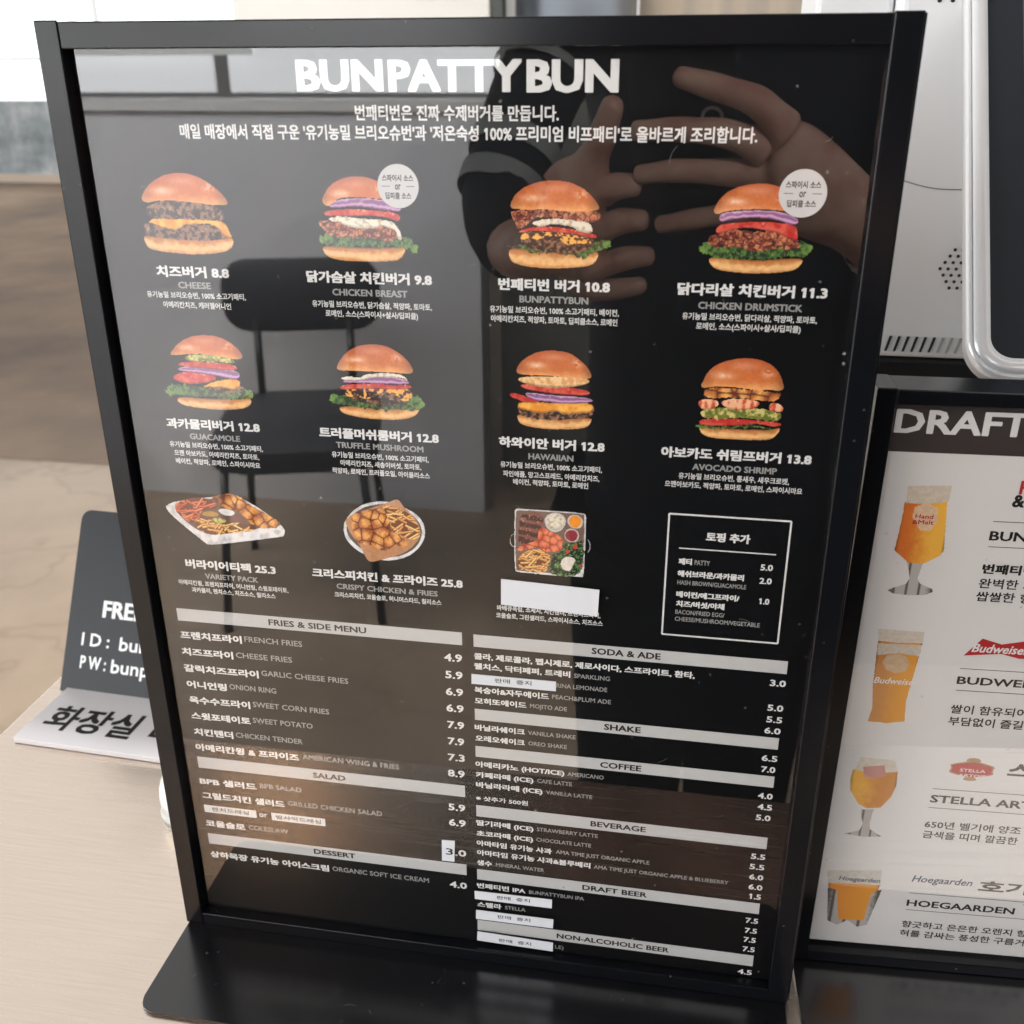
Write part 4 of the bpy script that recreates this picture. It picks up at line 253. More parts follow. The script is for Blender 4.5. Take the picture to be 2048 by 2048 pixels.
# ---- painted food pictures: colours of the print computed per point of a fine flat grid
_rn = np.random.RandomState(7); _lat = [_rn.rand(64, 64) for _ in range(12)]
def vnoise(X, Y, f, sd=0):
    L = _lat[sd % 12]; x = X * f + sd * 3.7; y = Y * f + sd * 1.9; xi = np.floor(x).astype(int); yi = np.floor(y).astype(int)
    u = x - xi; v = y - yi; u = u * u * (3 - 2 * u); v = v * v * (3 - 2 * v); g = lambda a, b: L[a % 64, b % 64]
    return (g(xi, yi) * (1 - u) + g(xi + 1, yi) * u) * (1 - v) + (g(xi, yi + 1) * (1 - u) + g(xi + 1, yi + 1) * u) * v
def fbm(X, Y, f, sd=0, o=3):
    s = 0; a = .5; t = 0
    for k in range(o): s = s + a * vnoise(X, Y, f * 2 ** k, sd + k); t += a; a *= .55
    return s / t
def chaikin(p, n=2):
    p = np.array(p, float)
    for _ in range(n):
        q = np.roll(p, -1, 0); p = np.stack([.75 * p + .25 * q, .25 * p + .75 * q], 1).reshape(-1, 2)
    return p
def inside(p, X, Y):
    c = np.zeros(X.shape, bool); q = np.roll(p, -1, 0)
    for (x1, y1), (x2, y2) in zip(p, q):
        if y1 == y2: continue
        c ^= ((y1 > Y) != (y2 > Y)) & (X < (x2 - x1) * (Y - y1) / (y2 - y1) + x1)
    return c
def C(*a): return np.array(a, float) / 255
def mixc(a, b, t): t = np.clip(t, 0, 1)[..., None]; return a * (1 - t) + b * t
def sst(a, b, x): t = np.clip((x - a) / (b - a), 0, 1); return t * t * (3 - 2 * t)
def cells(X, Y, f, sd):
    rs = np.random.RandomState(sd); x = X * f; y = Y * f; xi = np.floor(x).astype(int); yi = np.floor(y).astype(int)
    px = rs.rand(64, 64); py = rs.rand(64, 64); d1 = np.full(X.shape, 9.); d2 = np.full(X.shape, 9.); idn = np.zeros(X.shape)
    for i in (-1, 0, 1):
        for j in (-1, 0, 1):
            a = (xi + i) % 64; b = (yi + j) % 64; d = np.hypot(xi + i + px[a, b] - x, yi + j + py[a, b] - y)
            n = d < d1; d2 = np.where(n, d1, np.minimum(d2, d)); idn = np.where(n, px[b, a], idn); d1 = np.where(n, d, d1)
    return d1, d2 - d1, idn
def paint(ty, X, Y, M, p, sd):
    x0, x1 = p[:, 0].min(), p[:, 0].max(); u = (X - x0) / (x1 - x0)
    yy = np.where(M, Y, -1e9).max(0); yb = np.where(M, Y, 1e9).min(0); ok = yy > -1e8
    yy = np.where(ok, yy, 0); yb = np.where(ok, yb, -1); v = (yy[None, :] - Y) / np.maximum(yy - yb, .3)[None, :]
    yt, yl = p[:, 1].max(), p[:, 1].min(); V = (yt - Y) / (yt - yl)
    n1 = fbm(X, Y, .40, sd); n2 = fbm(X, Y, .85, sd + 2, 2); n3 = fbm(X, Y, 1.7, sd + 4, 2); o = np.ones(X.shape + (1,))
    if ty == 'bt':
        c = mixc(C(186, 92, 48) * o, C(206, 112, 58), sst(.05, .55, V + (n1 - .5) * .5)); c = mixc(c, C(238, 168, 104), sst(.62, 1.0, V + (n1 - .5) * .2))
        c = mixc(c, C(255, 222, 196), .75 * np.exp(-((u - .26) / .13) ** 2 - ((V - .58) / .12) ** 2) * (.55 + .7 * n2))
        c = mixc(c, C(232, 160, 128), .6 * np.exp(-((u - .5) / .18) ** 2 - ((V - .25) / .14) ** 2)); c = mixc(c, C(255, 226, 205), .55 * np.exp(-((u - .80) / .07) ** 2 - ((V - .45) / .15) ** 2) * (n2 > .45))
        c = c * (1 - .25 * sst(.82, 1, u) - .16 * sst(.2, 0, u))[..., None]; return c * (.95 + .1 * n3)[..., None]
    if ty == 'bb':
        c = mixc(C(196, 124, 66) * o, C(240, 190, 128), sst(.15, .6, v + (n1 - .5) * .5)); c = mixc(c, C(214, 148, 88), sst(.75, 1, v + (n1 - .5) * .3)); return c * (.93 + .14 * n2)[..., None] * (1 - .35 * sst(.18, 0, v))[..., None]
    if ty == 'pt':
        c = mixc(C(46, 28, 22) * o, C(140, 96, 72), sst(.38, .68, n2)); c = mixc(c, C(205, 168, 132), .7 * sst(.66, .82, n3)); return mixc(c, C(20, 12, 12), sst(.35, .25, n2) * .8)
    if ty == 'ch':
        c = mixc(C(232, 148, 48) * o, C(250, 188, 84), sst(.3, .7, n1)); return c * (1 - .3 * sst(.75, 1, v) - .15 * sst(.2, 0, v))[..., None]
    if ty == 'cp':
        c = mixc(C(236, 160, 62) * o, C(252, 204, 112), n3); c = mixc(c, C(48, 26, 30), sst(.52, .6, n2)); return mixc(c, C(120, 60, 40), sst(.46, .52, n2) * sst(.6, .54, n2))
    if ty == 'le':
        r = np.abs(np.sin(X * 2.6 + n1 * 9 + Y * .5)); c = mixc(C(28, 48, 26) * o, C(92, 128, 56), sst(.25, .8, n2 + .35 * (np.abs(u - .5) - .2)))
        c = mixc(c, C(176, 200, 124), .8 * sst(.16, .02, r) * sst(.4, .6, n1)); return mixc(c, C(140, 176, 84), sst(.38, .52, np.abs(u - .5)) * .75)
    if ty == 'on':
        w_ = np.sin(v * 9 + n1 * 3); c = mixc(C(142, 92, 140) * o, C(206, 164, 204), sst(-.4, .9, w_)); c = mixc(c, C(112, 52, 98), sst(.8, 1, v)); return mixc(c, C(235, 210, 232), .6 * sst(.7, .8, n2) * sst(.6, .2, v))
    if ty == 'to':
        c = mixc(C(190, 44, 40) * o, C(224, 98, 78), sst(.3, .75, n1 + .2 * (v - .5))); return mixc(c, C(245, 190, 170), .7 * sst(.66, .74, n2) * sst(.5, .2, v)) * (1 - .35 * sst(.8, 1, v))[..., None]
    if ty == 'sa': return mixc(C(240, 232, 214) * o, C(196, 180, 152), sst(.45, .8, n2)) * (1 - .2 * sst(.7, 1, v))[..., None]
    if ty == 'bc':
        d, e, i = cells(X, Y, .42, sd); c = mixc(C(112, 44, 34) * o, C(206, 128, 88), sst(.25, .8, n2 + .4 * (i - .5))); c = mixc(c, C(44, 22, 22), sst(.18, .02, e) * .85); return mixc(c, C(240, 190, 150), .6 * sst(.68, .8, n3))
    if ty in ('ck', 'nu'):
        d, e, i = cells(X, Y, .22, sd); c = mixc(C(168, 92, 44) * o, C(236, 170, 96), sst(.75, .1, d + (n2 - .5) * .5)); return mixc(c, C(82, 40, 30), sst(.16, .02, e) * .85) * (.9 + .2 * n3)[..., None]
    if ty == 'gu': return mixc(mixc(C(104, 116, 44) * o, C(214, 200, 124), sst(.3, .7, n2)), C(70, 76, 30), sst(.7, .85, n3) * .7)
    if ty == 'sh': return mixc(mixc(C(206, 84, 52) * o, C(246, 186, 146), sst(.35, .62, n1 + .15 * np.sin(X * 2.2))), C(250, 220, 190), .6 * sst(.5, .15, v) * sst(.4, .7, n2)) * (1 - .25 * sst(.75, 1, v))[..., None]
    if ty == 'py': return mixc(C(224, 164, 104) * o, C(246, 208, 156), sst(.3, .7, n2)) * (1 - .3 * sst(.7, 1, v))[..., None]
    if ty == 'mw': return mixc(C(196, 194, 196) * o, C(240, 238, 240), sst(.3, .8, n1 + .2 * V))
    if ty == 'ri':
        r = np.sin(Y * 1.7 + n1 * 2 + .3 * X); return mixc(mixc(C(70, 38, 32) * o, C(134, 82, 70), sst(-.4, .8, r + n2 - .5)), C(214, 184, 174), .6 * sst(.7, .8, n3))
    if ty == 'sg': 
        d, e, i = cells(X, Y, .30, sd); return mixc(mixc(C(188, 74, 50) * o, C(238, 140, 100), sst(.8, .1, d + (n2 - .5) * .6)), C(120, 40, 30), sst(.12, .02, e) * .7)
    if ty == 'sl': 
        c = mixc(C(22, 40, 22) * o, C(84, 124, 62), sst(.45, .65, n2)); return mixc(c, C(180, 200, 150), .7 * sst(.66, .76, n3))
    if ty in ('fr', 'fo'):
        a, b, dk = (C(222, 150, 84), C(250, 208, 136), C(112, 62, 34)) if ty == 'fr' else (C(196, 92, 62), C(236, 140, 100), C(110, 48, 42))
        c = dk * o; rs = np.random.RandomState(sd + 5)
        for k in range(46):
            cx, cy = p[:, 0].min() + rs.rand() * (x1 - x0), yl + rs.rand() * (yt - yl); an = rs.rand() * 1.5 - .55; L = 2.3 + rs.rand() * 1.6; wd = .42
            dx = X - cx; dy = Y - cy; s = dx * math.cos(an) + dy * math.sin(an); t = -dx * math.sin(an) + dy * math.cos(an)
            k1 = (np.abs(s) < L) & (np.abs(t) < wd * 1.35); k2 = (np.abs(s) < L) & (np.abs(t) < wd)
            c = np.where(k1[..., None], dk, c); c = np.where(k2[..., None], (a + (b - a) * rs.rand()) * (1.06 - .22 * (t < -.12))[..., None], c)
        return c
    if ty == 'gs': return mixc(C(92, 84, 80) * o, C(186, 182, 178), sst(.50, .30, np.abs(u - .5) + .10 * (n2 - .5)) * sst(.02, .16, np.abs(((u * 3.7) % 1) - .5)))
    if ty.startswith('be'):
        h = ty.split(':'); a = C(*bytes.fromhex(h[1])); b = C(*bytes.fromhex(h[2])); c = mixc(a * o, b, sst(.15, .75, u + (n1 - .5) * .3)); return c * (1 - .28 * sst(.10, 0, u) - .35 * sst(.92, 1, u))[..., None]
    a = C(*bytes.fromhex(ty.split(':')[1])); return a * o * (.93 + .12 * n2)[..., None]
RUF = {'le': .9, 'sl': .6, 'pt': .35, 'ch': .3, 'cp': .3, 'bc': .5, 'ck': .45, 'gu': .4, 'sa': .25, 'sg': .35, 'ri': .3}
def picture(label, layers, y, parent, st=.21):
    pts = np.concatenate([np.array(l[1]) for l in layers]); x0, z0 = pts.min(0) - .6; x1, z1 = pts.max(0) + .6
    nx = int((x1 - x0) / st) + 1; nz = int((z1 - z0) / st) + 1
    X, Y = np.meshgrid(x0 + np.arange(nx) * st, z0 + np.arange(nz) * st); A = np.zeros(X.shape, bool); Cc = np.zeros(X.shape + (3,))
    for k, l in enumerate(layers):
        p = chaikin(np.repeat(np.array(l[1]), 2, 0) if parent.parent and parent.parent.name.startswith('menu_stand.') else l[1]); a = RUF.get(l[0], .08); wx = (fbm(X, Y, .9, k + 1) - .5) * 2.4 * a; wy = (fbm(X, Y, .9, k + 6) - .5) * 2.4 * a
        M = inside(p, X + wx, Y + wy)
        if not M.any(): continue
        c = paint(l[0], X, Y, M, p, k + len(label)); A |= M; Cc = np.where(M[..., None], np.clip(c, 0, 1), Cc)
    K_ = Cc.copy(); 
    lin = np.where(K_ <= .04045, K_ / 12.92, ((K_ + .055) / 1.055) ** 2.4)
    idx = np.arange(nx * nz).reshape(nz, nx); q = A[:-1, :-1] & A[1:, :-1] & A[:-1, 1:] & A[1:, 1:]
    F = np.stack([idx[:-1, :-1][q], idx[:-1, 1:][q], idx[1:, 1:][q], idx[1:, :-1][q]], 1)
    us = np.unique(F); rm = np.full(nx * nz, -1); rm[us] = np.arange(len(us)); Vv = np.c_[X.ravel()[us], np.zeros(len(us)), Y.ravel()[us]] / 1000; Vv[:, 1] = y
    me = bpy.data.meshes.new('printed_picture'); me.from_pydata(Vv.tolist(), [], rm[F].tolist())
    ca = me.color_attributes.new('Col', 'FLOAT_COLOR', 'POINT'); ca.data.foreach_set('color', np.c_[lin.reshape(-1, 3)[us], np.ones(len(us))].ravel())
    return tag(link('printed_picture', me, M_pic, parent), label)

# ------------------------------------------------------------------ counter and room
M_steel = mat('champagne_brushed_steel', srgb(230, 214, 196), .30, 1)
v = coords(M_steel, (22, 900, 1)); n = noise(M_steel, v, 1.0, 6, .65); bump(M_steel, n, .07, .0002)
n2 = noise(M_steel, coords(M_steel, (6, 240, 1)), 1.0, 6); r2 = nd(M_steel, 'ShaderNodeMapRange'); r2.inputs['To Min'].default_value = .19; r2.inputs['To Max'].default_value = .33
lk(M_steel, n2, r2.inputs[0]); lk(M_steel, r2.outputs[0], P(M_steel).inputs['Roughness'])
cl = ramp(M_steel, noise(M_steel, coords(M_steel, (18, 620, 1)), 1.0, 7, .75), [(.3, srgb(226, 211, 197)), (.7, srgb(236, 222, 208))]); lk(M_steel, cl, P(M_steel).inputs['Base Color'])
M_cab = mat('dark_cabinet', srgb(40, 38, 38), .5)
ct = empty('steel_counter', (0, 0, 0)); tag(ct, 'brushed steel counter top with a warm champagne sheen carrying all the signs', 'counter')
boxo('counter_top', (-.2035, 1.6, -.146, .56, -.035, 0), M_steel, ct, .0015)
boxo('cabinet', (-.16, 1.55, -.11, .52, -.95, -.035), M_cab, ct)

# floors
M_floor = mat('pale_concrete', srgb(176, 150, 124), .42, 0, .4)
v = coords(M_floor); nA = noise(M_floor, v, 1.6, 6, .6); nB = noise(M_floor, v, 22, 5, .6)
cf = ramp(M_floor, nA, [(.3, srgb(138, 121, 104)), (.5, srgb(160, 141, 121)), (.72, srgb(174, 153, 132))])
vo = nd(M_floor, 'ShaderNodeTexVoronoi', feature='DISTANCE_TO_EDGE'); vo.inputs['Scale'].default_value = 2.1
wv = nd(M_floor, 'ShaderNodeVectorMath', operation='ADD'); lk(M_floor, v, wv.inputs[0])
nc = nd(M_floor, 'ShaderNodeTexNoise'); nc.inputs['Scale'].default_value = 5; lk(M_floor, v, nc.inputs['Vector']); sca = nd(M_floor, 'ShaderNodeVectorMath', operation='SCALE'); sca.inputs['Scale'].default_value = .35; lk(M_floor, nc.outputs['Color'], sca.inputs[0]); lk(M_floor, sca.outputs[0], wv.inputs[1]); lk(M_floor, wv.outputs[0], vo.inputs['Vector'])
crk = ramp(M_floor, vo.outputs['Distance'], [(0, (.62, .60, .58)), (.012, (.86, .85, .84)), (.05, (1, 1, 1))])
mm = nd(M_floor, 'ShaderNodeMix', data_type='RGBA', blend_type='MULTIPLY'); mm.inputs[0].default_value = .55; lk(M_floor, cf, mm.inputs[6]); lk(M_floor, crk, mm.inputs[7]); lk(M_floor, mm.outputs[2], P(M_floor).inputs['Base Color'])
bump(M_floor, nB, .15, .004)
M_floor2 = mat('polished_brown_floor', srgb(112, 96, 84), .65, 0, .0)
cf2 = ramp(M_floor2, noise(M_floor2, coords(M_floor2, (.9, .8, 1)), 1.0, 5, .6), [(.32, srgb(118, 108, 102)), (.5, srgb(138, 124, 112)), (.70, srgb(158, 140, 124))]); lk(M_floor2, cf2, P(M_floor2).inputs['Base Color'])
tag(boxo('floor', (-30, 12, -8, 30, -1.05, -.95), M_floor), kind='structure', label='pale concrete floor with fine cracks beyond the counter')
def sheet(name, pts, z0, z1, m): return obj(name, prism(pts, z0, z1), m)
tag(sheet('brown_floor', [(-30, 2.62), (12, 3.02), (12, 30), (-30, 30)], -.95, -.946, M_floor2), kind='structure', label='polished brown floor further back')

# far end seen left of the menu
M_cabn = mat('mottled_slate_panel', srgb(120, 132, 142), .25, 0, .6)
cn = ramp(M_cabn, noise(M_cabn, coords(M_cabn), 3.2, 6, .65), [(.35, srgb(140, 152, 160)), (.5, srgb(172, 184, 190)), (.66, srgb(215, 222, 226))]); lk(M_cabn, cn, P(M_cabn).inputs['Base Color'])
lc = empty('low_partition', (-8, 11.5, -.95)); tag(lc, 'low mottled grey partition at the far end of the floor', 'partition')
bm = box(bmesh.new(), -9, 6.5, 0, .3, .10, .92); obj('panel', bm, M_cabn, lc)
M_skirt = mat('pale_skirting', srgb(226, 212, 196), .4); obj('skirting', box(bmesh.new(), -9, 6.5, -.03, .3, 0, .10), M_skirt, lc)
def emit(name, col, s):
    m = bpy.data.materials.new(name); m.use_nodes = True; p = P(m); p.inputs['Base Color'].default_value = (.8, .8, .8, 1)
    p.inputs['Emission Color'].default_value = tuple(col) + (1,); p.inputs['Emission Strength'].default_value = s; return m
M_win = emit('daylit_window_glass', (.93, 1.0, .98), 2.2); M_winf = mat('white_window_frame', (.8, .81, .8), .4)
wn = empty('far_window', (-6, 12.6, -.1)); tag(wn, 'wide daylit window far behind the menu at the left', 'window')
nz_ = emit('hazy_lower_glass', (.90, .97, 1.0), 1.6)
for k in range(6):
    x = -11 + k * 2.45
    obj('pane', box(bmesh.new(), x + .05, x + 2.40, 0, .02, .54, 3.0), M_win, wn); obj('pane', box(bmesh.new(), x + .03, x + 2.42, 0, .02, -.05, .50), nz_, wn)
obj('frame', box(box(bmesh.new(), -11, 3.7, -.04, .03, .50, .54), -11, 3.7, -.04, .03, -.14, -.05), M_winf, wn)

# things just over the top edge of the menu, 3 m behind
M_offw = mat('off_white_enamel', srgb(232, 230, 224), .4); M_fsteel = mat('blue_grey_steel', srgb(150, 158, 168), .3, .8)
fz = empty('white_fridge', (-.82, 3.0, -.95)); tag(fz, 'off white fridge door panel seen over the top edge of the big menu', 'fridge')
obj('door', box(bmesh.new(), -.41, .405, 0, .06, 0, 1.9, .006), M_offw, fz); obj('cabinet', box(bmesh.new(), -.41, .405, .065, .6, 0, 1.9), M_offw, fz)
obj('name_plate', box(bmesh.new(), .18, .33, -.004, 0, 1.53, 1.56), mat('pale_plate', srgb(205, 205, 198), .5), fz)
tg = obj('steel_column', lathe([(.19, 0), (.19, 2.4)], 40), M_fsteel, None, True); tg.location = (-.18, 3.2, -.95); tag(tg, 'blue grey round steel column right of the white fridge', 'column')
tg = boxo('dark_trim', (-.405, -.375, 2.99, 3.05, -.95, 1.2), mat('dark_trim', srgb(60, 66, 62), .5)); tag(tg, 'thin dark upright trim strip between fridge and steel column', 'trim strip')
M_beige = mat('beige_wall', srgb(190, 178, 162), .7); cbn = ramp(M_beige, noise(M_beige, coords(M_beige, (14, 1, .6)), 1, 3), [(.35, srgb(176, 166, 152)), (.65, srgb(198, 184, 164))]); lk(M_beige, cbn, P(M_beige).inputs['Base Color'])
tag(boxo('back_wall', (.01, 4, 3.3, 3.4, -.95, 2.4), M_beige), kind='structure', label='beige wall behind the counter')

# room on the photographer's side, seen mirrored in the acrylic
M_hw = mat('pale_grey_wall', srgb(220, 221, 226), .6); M_dw = mat('mid_grey_wall', srgb(118, 118, 112), .6)
ch_ = ramp(M_hw, noise(M_hw, coords(M_hw), 1.2, 4), [(.35, srgb(214, 216, 222)), (.65, srgb(232, 233, 236))]); lk(M_hw, ch_, P(M_hw).inputs['Base Color'])
tag(boxo('partition_wall', (-7, -.39, -2.80, -2.67, -.95, .28), M_hw), kind='structure', label='pale grey half wall behind the chair')
tag(boxo('ledge', (-7, -.36, -2.83, -2.64, .28, .31), mat('white_ledge', (.75, .75, .74), .4)), kind='structure')
tag(boxo('side_wall', (-.39, 3.5, -3.1, -3.0, -.95, 2.2), M_dw), kind='structure', label='darker grey wall beyond the photographer')
M_sw = emit('frosted_shop_glass', (.95, .97, 1.0), 4.6); M_sw2 = emit('dim_glass_panel', (.80, .86, .82), 1.2)
sw = empty('shop_window', (-3.6, -3.3, .31)); tag(sw, 'frosted shop window above the half wall, mirrored in the top left of the menu', 'window')
for k in range(5): obj('pane', box(bmesh.new(), -3.2 + k * 1.35, -3.2 + k * 1.35 + 1.29, -.02, 0, 0, 2.1), M_sw, sw)
obj('dim_panel', box(bmesh.new(), 1.35, 2.3, .02, .04, .12, 1.4), M_sw2, sw)

tag(boxo('ceiling', (-7, 5, -8, .25, 2.0, 2.1), mat('dark_grey_ceiling', srgb(120, 118, 116), .8)), kind='structure', label='dark ceiling over the customer side')  # unseen; added to block ambient light, cut short so the counter stays bright
# chair facing the counter
M_ch = mat('black_vinyl', srgb(40, 42, 48), .55); M_leg = mat('black_steel_leg', srgb(22, 24, 26), .35)
chair = empty('chair', (-.77, -2.10, -.95)); chair.rotation_euler = (0, 0, R(-15)); tag(chair, 'black padded chair on dark metal legs, mirrored in the left half of the menu', 'chair')
obj('seat', prism(rrect(-.21, .21, -.27, .24, .09), .43, .49, bev=.012), M_ch, chair, True)
obj('backrest', prism(rrect(-.22, .22, .66, .86, .07), -.32, -.285, axis='y', bev=.01), M_ch, chair, True)
for sx in (-1, 1):
    bm = bmesh.new(); tube(bm, (sx * .13, -.25, .44), (sx * .13, -.285, .70), .011); obj('back_post', bm, M_leg, chair, True)
    for sy in (-1, 1):
        bm = bmesh.new(); tube(bm, (sx * .17, sy * .20, .44), (sx * .20, sy * .25, 0), .011); obj('leg', bm, M_leg, chair, True)
# steel post; dark block added to darken the mirrored right half
M_post = mat('brushed_post', srgb(150, 150, 150), .35, .3)
pt = empty('floor_post', (.43, -1.2, -.95)); tag(pt, 'slim grey metal post mirrored near the right edge of the menu', 'post')
bm = bmesh.new(); tube(bm, (0, 0, 0), (0, 0, 1.42), .015, n=20); obj('pole', bm, M_post, pt, True)
bm = bmesh.new(); tube(bm, (0, 0, 1.34), (.12, .02, 1.38), .014, n=16); obj('arm', bm, M_post, pt, True); obj('foot', lathe([(.12, 0), (.12, .01), (.02, .02)], 32), M_post, pt, True)
M_dk = mat('black_laminate', srgb(16, 17, 20), .5); 
dc = boxo('dark_backdrop', (.16, 2.6, -2.4, -1.75, -.95, 2.7), M_dk); tag(dc, 'tall black block added behind the photographer, mirrored as the dark right half', 'cabinet')

# ------------------------------------------------------------------ big menu (A3 portrait in a black frame)
W, H, B, D = .310, .4346, .0095, .020
ms = empty('menu_stand', (W / 2, .01, 0)); tag(ms, 'tall black framed burger menu on a black base plate in the middle of the counter', 'menu stand')
def rail(b, bev=.0005): 
    o = boxo('frame_rail', b, M_black, None, bev, 2); o.parent = ms; o.matrix_parent_inverse = Matrix.Translation((-W / 2, -.01, 0)); return o
rail((0, B, 0, D, .0022, H)); rail((W - B, W, 0, D, .0022, H)); rail((B, W - B, .0002, D, H - B - .0002, H - .0005)); rail((B, W - B, .0002, D, .0022, .0022 + B - .0022))
# groove trim down the outer right rail
o = boxo('edge_trim', (W, W + .0007, .0012, D - .001, .003, H - .0006), M_black, None, .0002); o.parent = ms; o.matrix_parent_inverse = Matrix.Translation((-W / 2, -.01, 0))
def put(o, par=None):
    o.parent = ms; o.matrix_parent_inverse = Matrix.Translation((-W / 2, -.01, 0)); return o
put(boxo('backing_board', (B, W - B, .0085, .0115, B, H - B), M_black))
o = obj('base_plate', prism(rrect(.0009, W - .0006, -.0560, .0185, .0085, corners=(0, 0, 1, 1)), 0, .0020, bev=.0005), M_plate); put(o)
for x in (.012, W - .012): put(obj('base_screw', box(lathe([(.0022, .0021), (.0022, .0026), (.001, .0029)], 16), 0, 0, 0, 0, 0, 0), M_leg)).location = (x, .012, 0)
PY = .0065; GY = .0042
ps = put(boxo('poster', (B - .003, W - B + .003, PY, PY + .0005, B - .003, H - B + .003), M_ink))
pane = put(boxo('acrylic_pane', (B, W - B, .0050, .0051, B, H - B), M_pane))
me = pane.data; bm = bmesh.new(); vs = [bm.verts.new(q) for q in ((B, GY + .0003, B), (W - B, GY + .0003, B), (W - B, GY + .0003, H - B), (B, GY + .0003, H - B))]; bm.faces.new(vs); bm.to_mesh(me); bm.free()
Yl = lambda k: PY - .00003 * k
for x0, x1, z0, z1 in MAIN['BARS']: flat('heading_bar', [(x0, z0), (x1, z0), (x1, z1), (x0, z1)], Yl(1), M_bar, ps)
for x0, x1, z0, z1 in MAIN['WB']: flat('heading_bar', [(x0, z0), (x1, z0), (x1, z1), (x0, z1)], Yl(1), M_white, ps)
for l in PICS:
    if l[1] == 'main': picture(l[0], l[2], Yl(1), ps)
for x, z, r in MAIN['CIR']:
    tag(flat('badge', [(x + r * math.cos(a * math.pi / 32), z + r * math.sin(a * math.pi / 32)) for a in range(64)], Yl(2), M_badge, ps), 'round pale badge beside a burger picture')
    for s in (-1, 1): rule('rule', x + s * r * .40, x + s * r * .80, z - .05, .22, Yl(3), M_dark, ps)
tb = MAIN['TB']; bx0, bx1, bz0, bz1 = 239.35, 287.16, 197.3, 253.05
fr = [(bx0, bz0), (bx1, bz0), (bx1, bz1), (bx0, bz1)]
rule('box_line', bx0, bx1, bz0, .75, Yl(1), M_white, ps); rule('box_line', bx0, bx1, bz1, .75, Yl(1), M_white, ps)
for x in (bx0, bx1): flat('box_line', [(x - .37, bz0), (x + .37, bz0), (x + .37, bz1), (x - .37, bz1)], Yl(1.2), M_white, ps)
rule('rule', MAIN['RU'][0][0], MAIN['RU'][1][0], 238.06, .5, Yl(1), M_white, ps)
for s, x0, x1, z, h, wt, ink in MAIN['T']:
    lettering(s, x0, x1, z, h, wt, ink, ps, Yl(3 if ink in 'kK' else 1.5))
for i, (q, e) in enumerate(MAIN['ST']):
    bm = bmesh.new(); f0 = [bm.verts.new((x / 1000, GY, z / 1000)) for x, z in q]; f1 = [bm.verts.new((x / 1000, GY + .0002, z / 1000)) for x, z in q]
    bm.faces.new(f0); bm.faces.new(f1[::-1])
    for k in range(4): bm.faces.new((f0[k], f1[k], f1[(k + 1) % 4], f0[(k + 1) % 4]))
    s_ = put(obj('sticker', bm, M_stick))
    tag(s_, ['blank white paper sticker over a price', 'white sold out sticker over the lemonade line', 'white sold out sticker, upper of three over the beers', 'white sold out sticker, middle of three over the beers', 'white sold out sticker, lowest of three over the beers', 'small upright white sticker with a 3'][i])
    if e: lettering(e[0], e[1], e[2], e[3], e[4], 'R', 'k', s_, GY - .00003, slope=e[5] / max(e[2] - e[1], 1))

# lint and fine fibres on the pane and the base plate
M_lint = mat('pale_lint', (.24, .25, .27), .8)
rs = random.Random(11)
def fibres(name, n, place, par):
    bm = bmesh.new()
    for _ in range(n):
        L = rs.uniform(.0010, .0034) if rs.random() < .85 else rs.uniform(.004, .007); a0 = rs.uniform(0, 6.28); cv = rs.uniform(-1.6, 1.6); x, z = rs.random(), rs.random(); px = pz = 0; pr_ = None
        for k in range(6):
            a = a0 + cv * k / 5; q = place(x, z, px, pz); nx, nz = -math.sin(a) * .00004, math.cos(a) * .00004
            v0 = bm.verts.new(place(x, z, px + nx, pz + nz)); v1 = bm.verts.new(place(x, z, px - nx, pz - nz))
            if pr_: bm.faces.new((pr_[0], v0, v1, pr_[1]))
            pr_ = (v0, v1); px += math.cos(a) * L / 5; pz += math.sin(a) * L / 5
    o = put(obj(name, bm, M_lint)); o['kind'] = 'stuff'; return o
fibres('lint', 26, lambda x, z, dx, dz: (.02 + (x ** .8) * .27 + dx, GY + .0002, .03 + z * .38 + dz), ms)
fibres('lint', 14, lambda x, z, dx, dz: (.01 + x * .29 + dx, -.003 - z * .05 + dz, .00212), ms)

# ------------------------------------------------------------------ draft beer menu (A4 portrait) at the right
P0, U4, V4, N4 = [Vector(q) for q in A4D['F4']]
W4, H4, B4, Z4 = .2255, .3022, .0085, .0098      # local: poster corner at 0,0 ; rails around it
a4 = empty('menu_stand'); tag(a4, 'shorter black framed draft beer menu with white paper, right of the tall menu', 'menu stand')
mw = Matrix((U4, -N4, V4)).transposed().to_4x4(); mw.translation = P0; a4.matrix_world = mw
x0, x1, z0, z1 = -B4, .204 + B4, -Z4, .2926
def r4(b): return boxo('frame_rail', b, M_black, a4, .0005)
yf = -.0065
r4((x0, x0 + B4 - .0006, yf, yf + .020, z0 + .0015, z1)); r4((x1 - B4, x1, yf, yf + .020, z0 + .0015, z1)); r4((x0 + B4 - .0006, x1 - B4, yf + .0002, yf + .020, z1 - .0068, z1 - .0004)); r4((x0 + B4 - .0006, x1 - B4, yf + .0002, yf + .020, z0 + .0015, -.0022))
boxo('backing_board', (-.0006, .204, .0025, .005, -.003, .286), M_black, a4)
p4 = boxo('poster', (-.0003, .203, 0, .0005, -.0002, .2862), M_paper, a4)
y1 = lambda k: -.00003 * k
flat('header_band', [(-.3, 264.3), (203, 264.3), (203, 286.2), (-.3, 286.2)], y1(1), M_hdr, p4)
for l in PICS:
    if l[1] == 'a4': picture(l[0], l[2], y1(1), p4)
flat('bow_tie_logo', A4D['BOW'], y1(1), M_red, p4)
sh = A4D['SH']; cx = (sh[0][0] + sh[1][0]) / 2; cz = 110.9
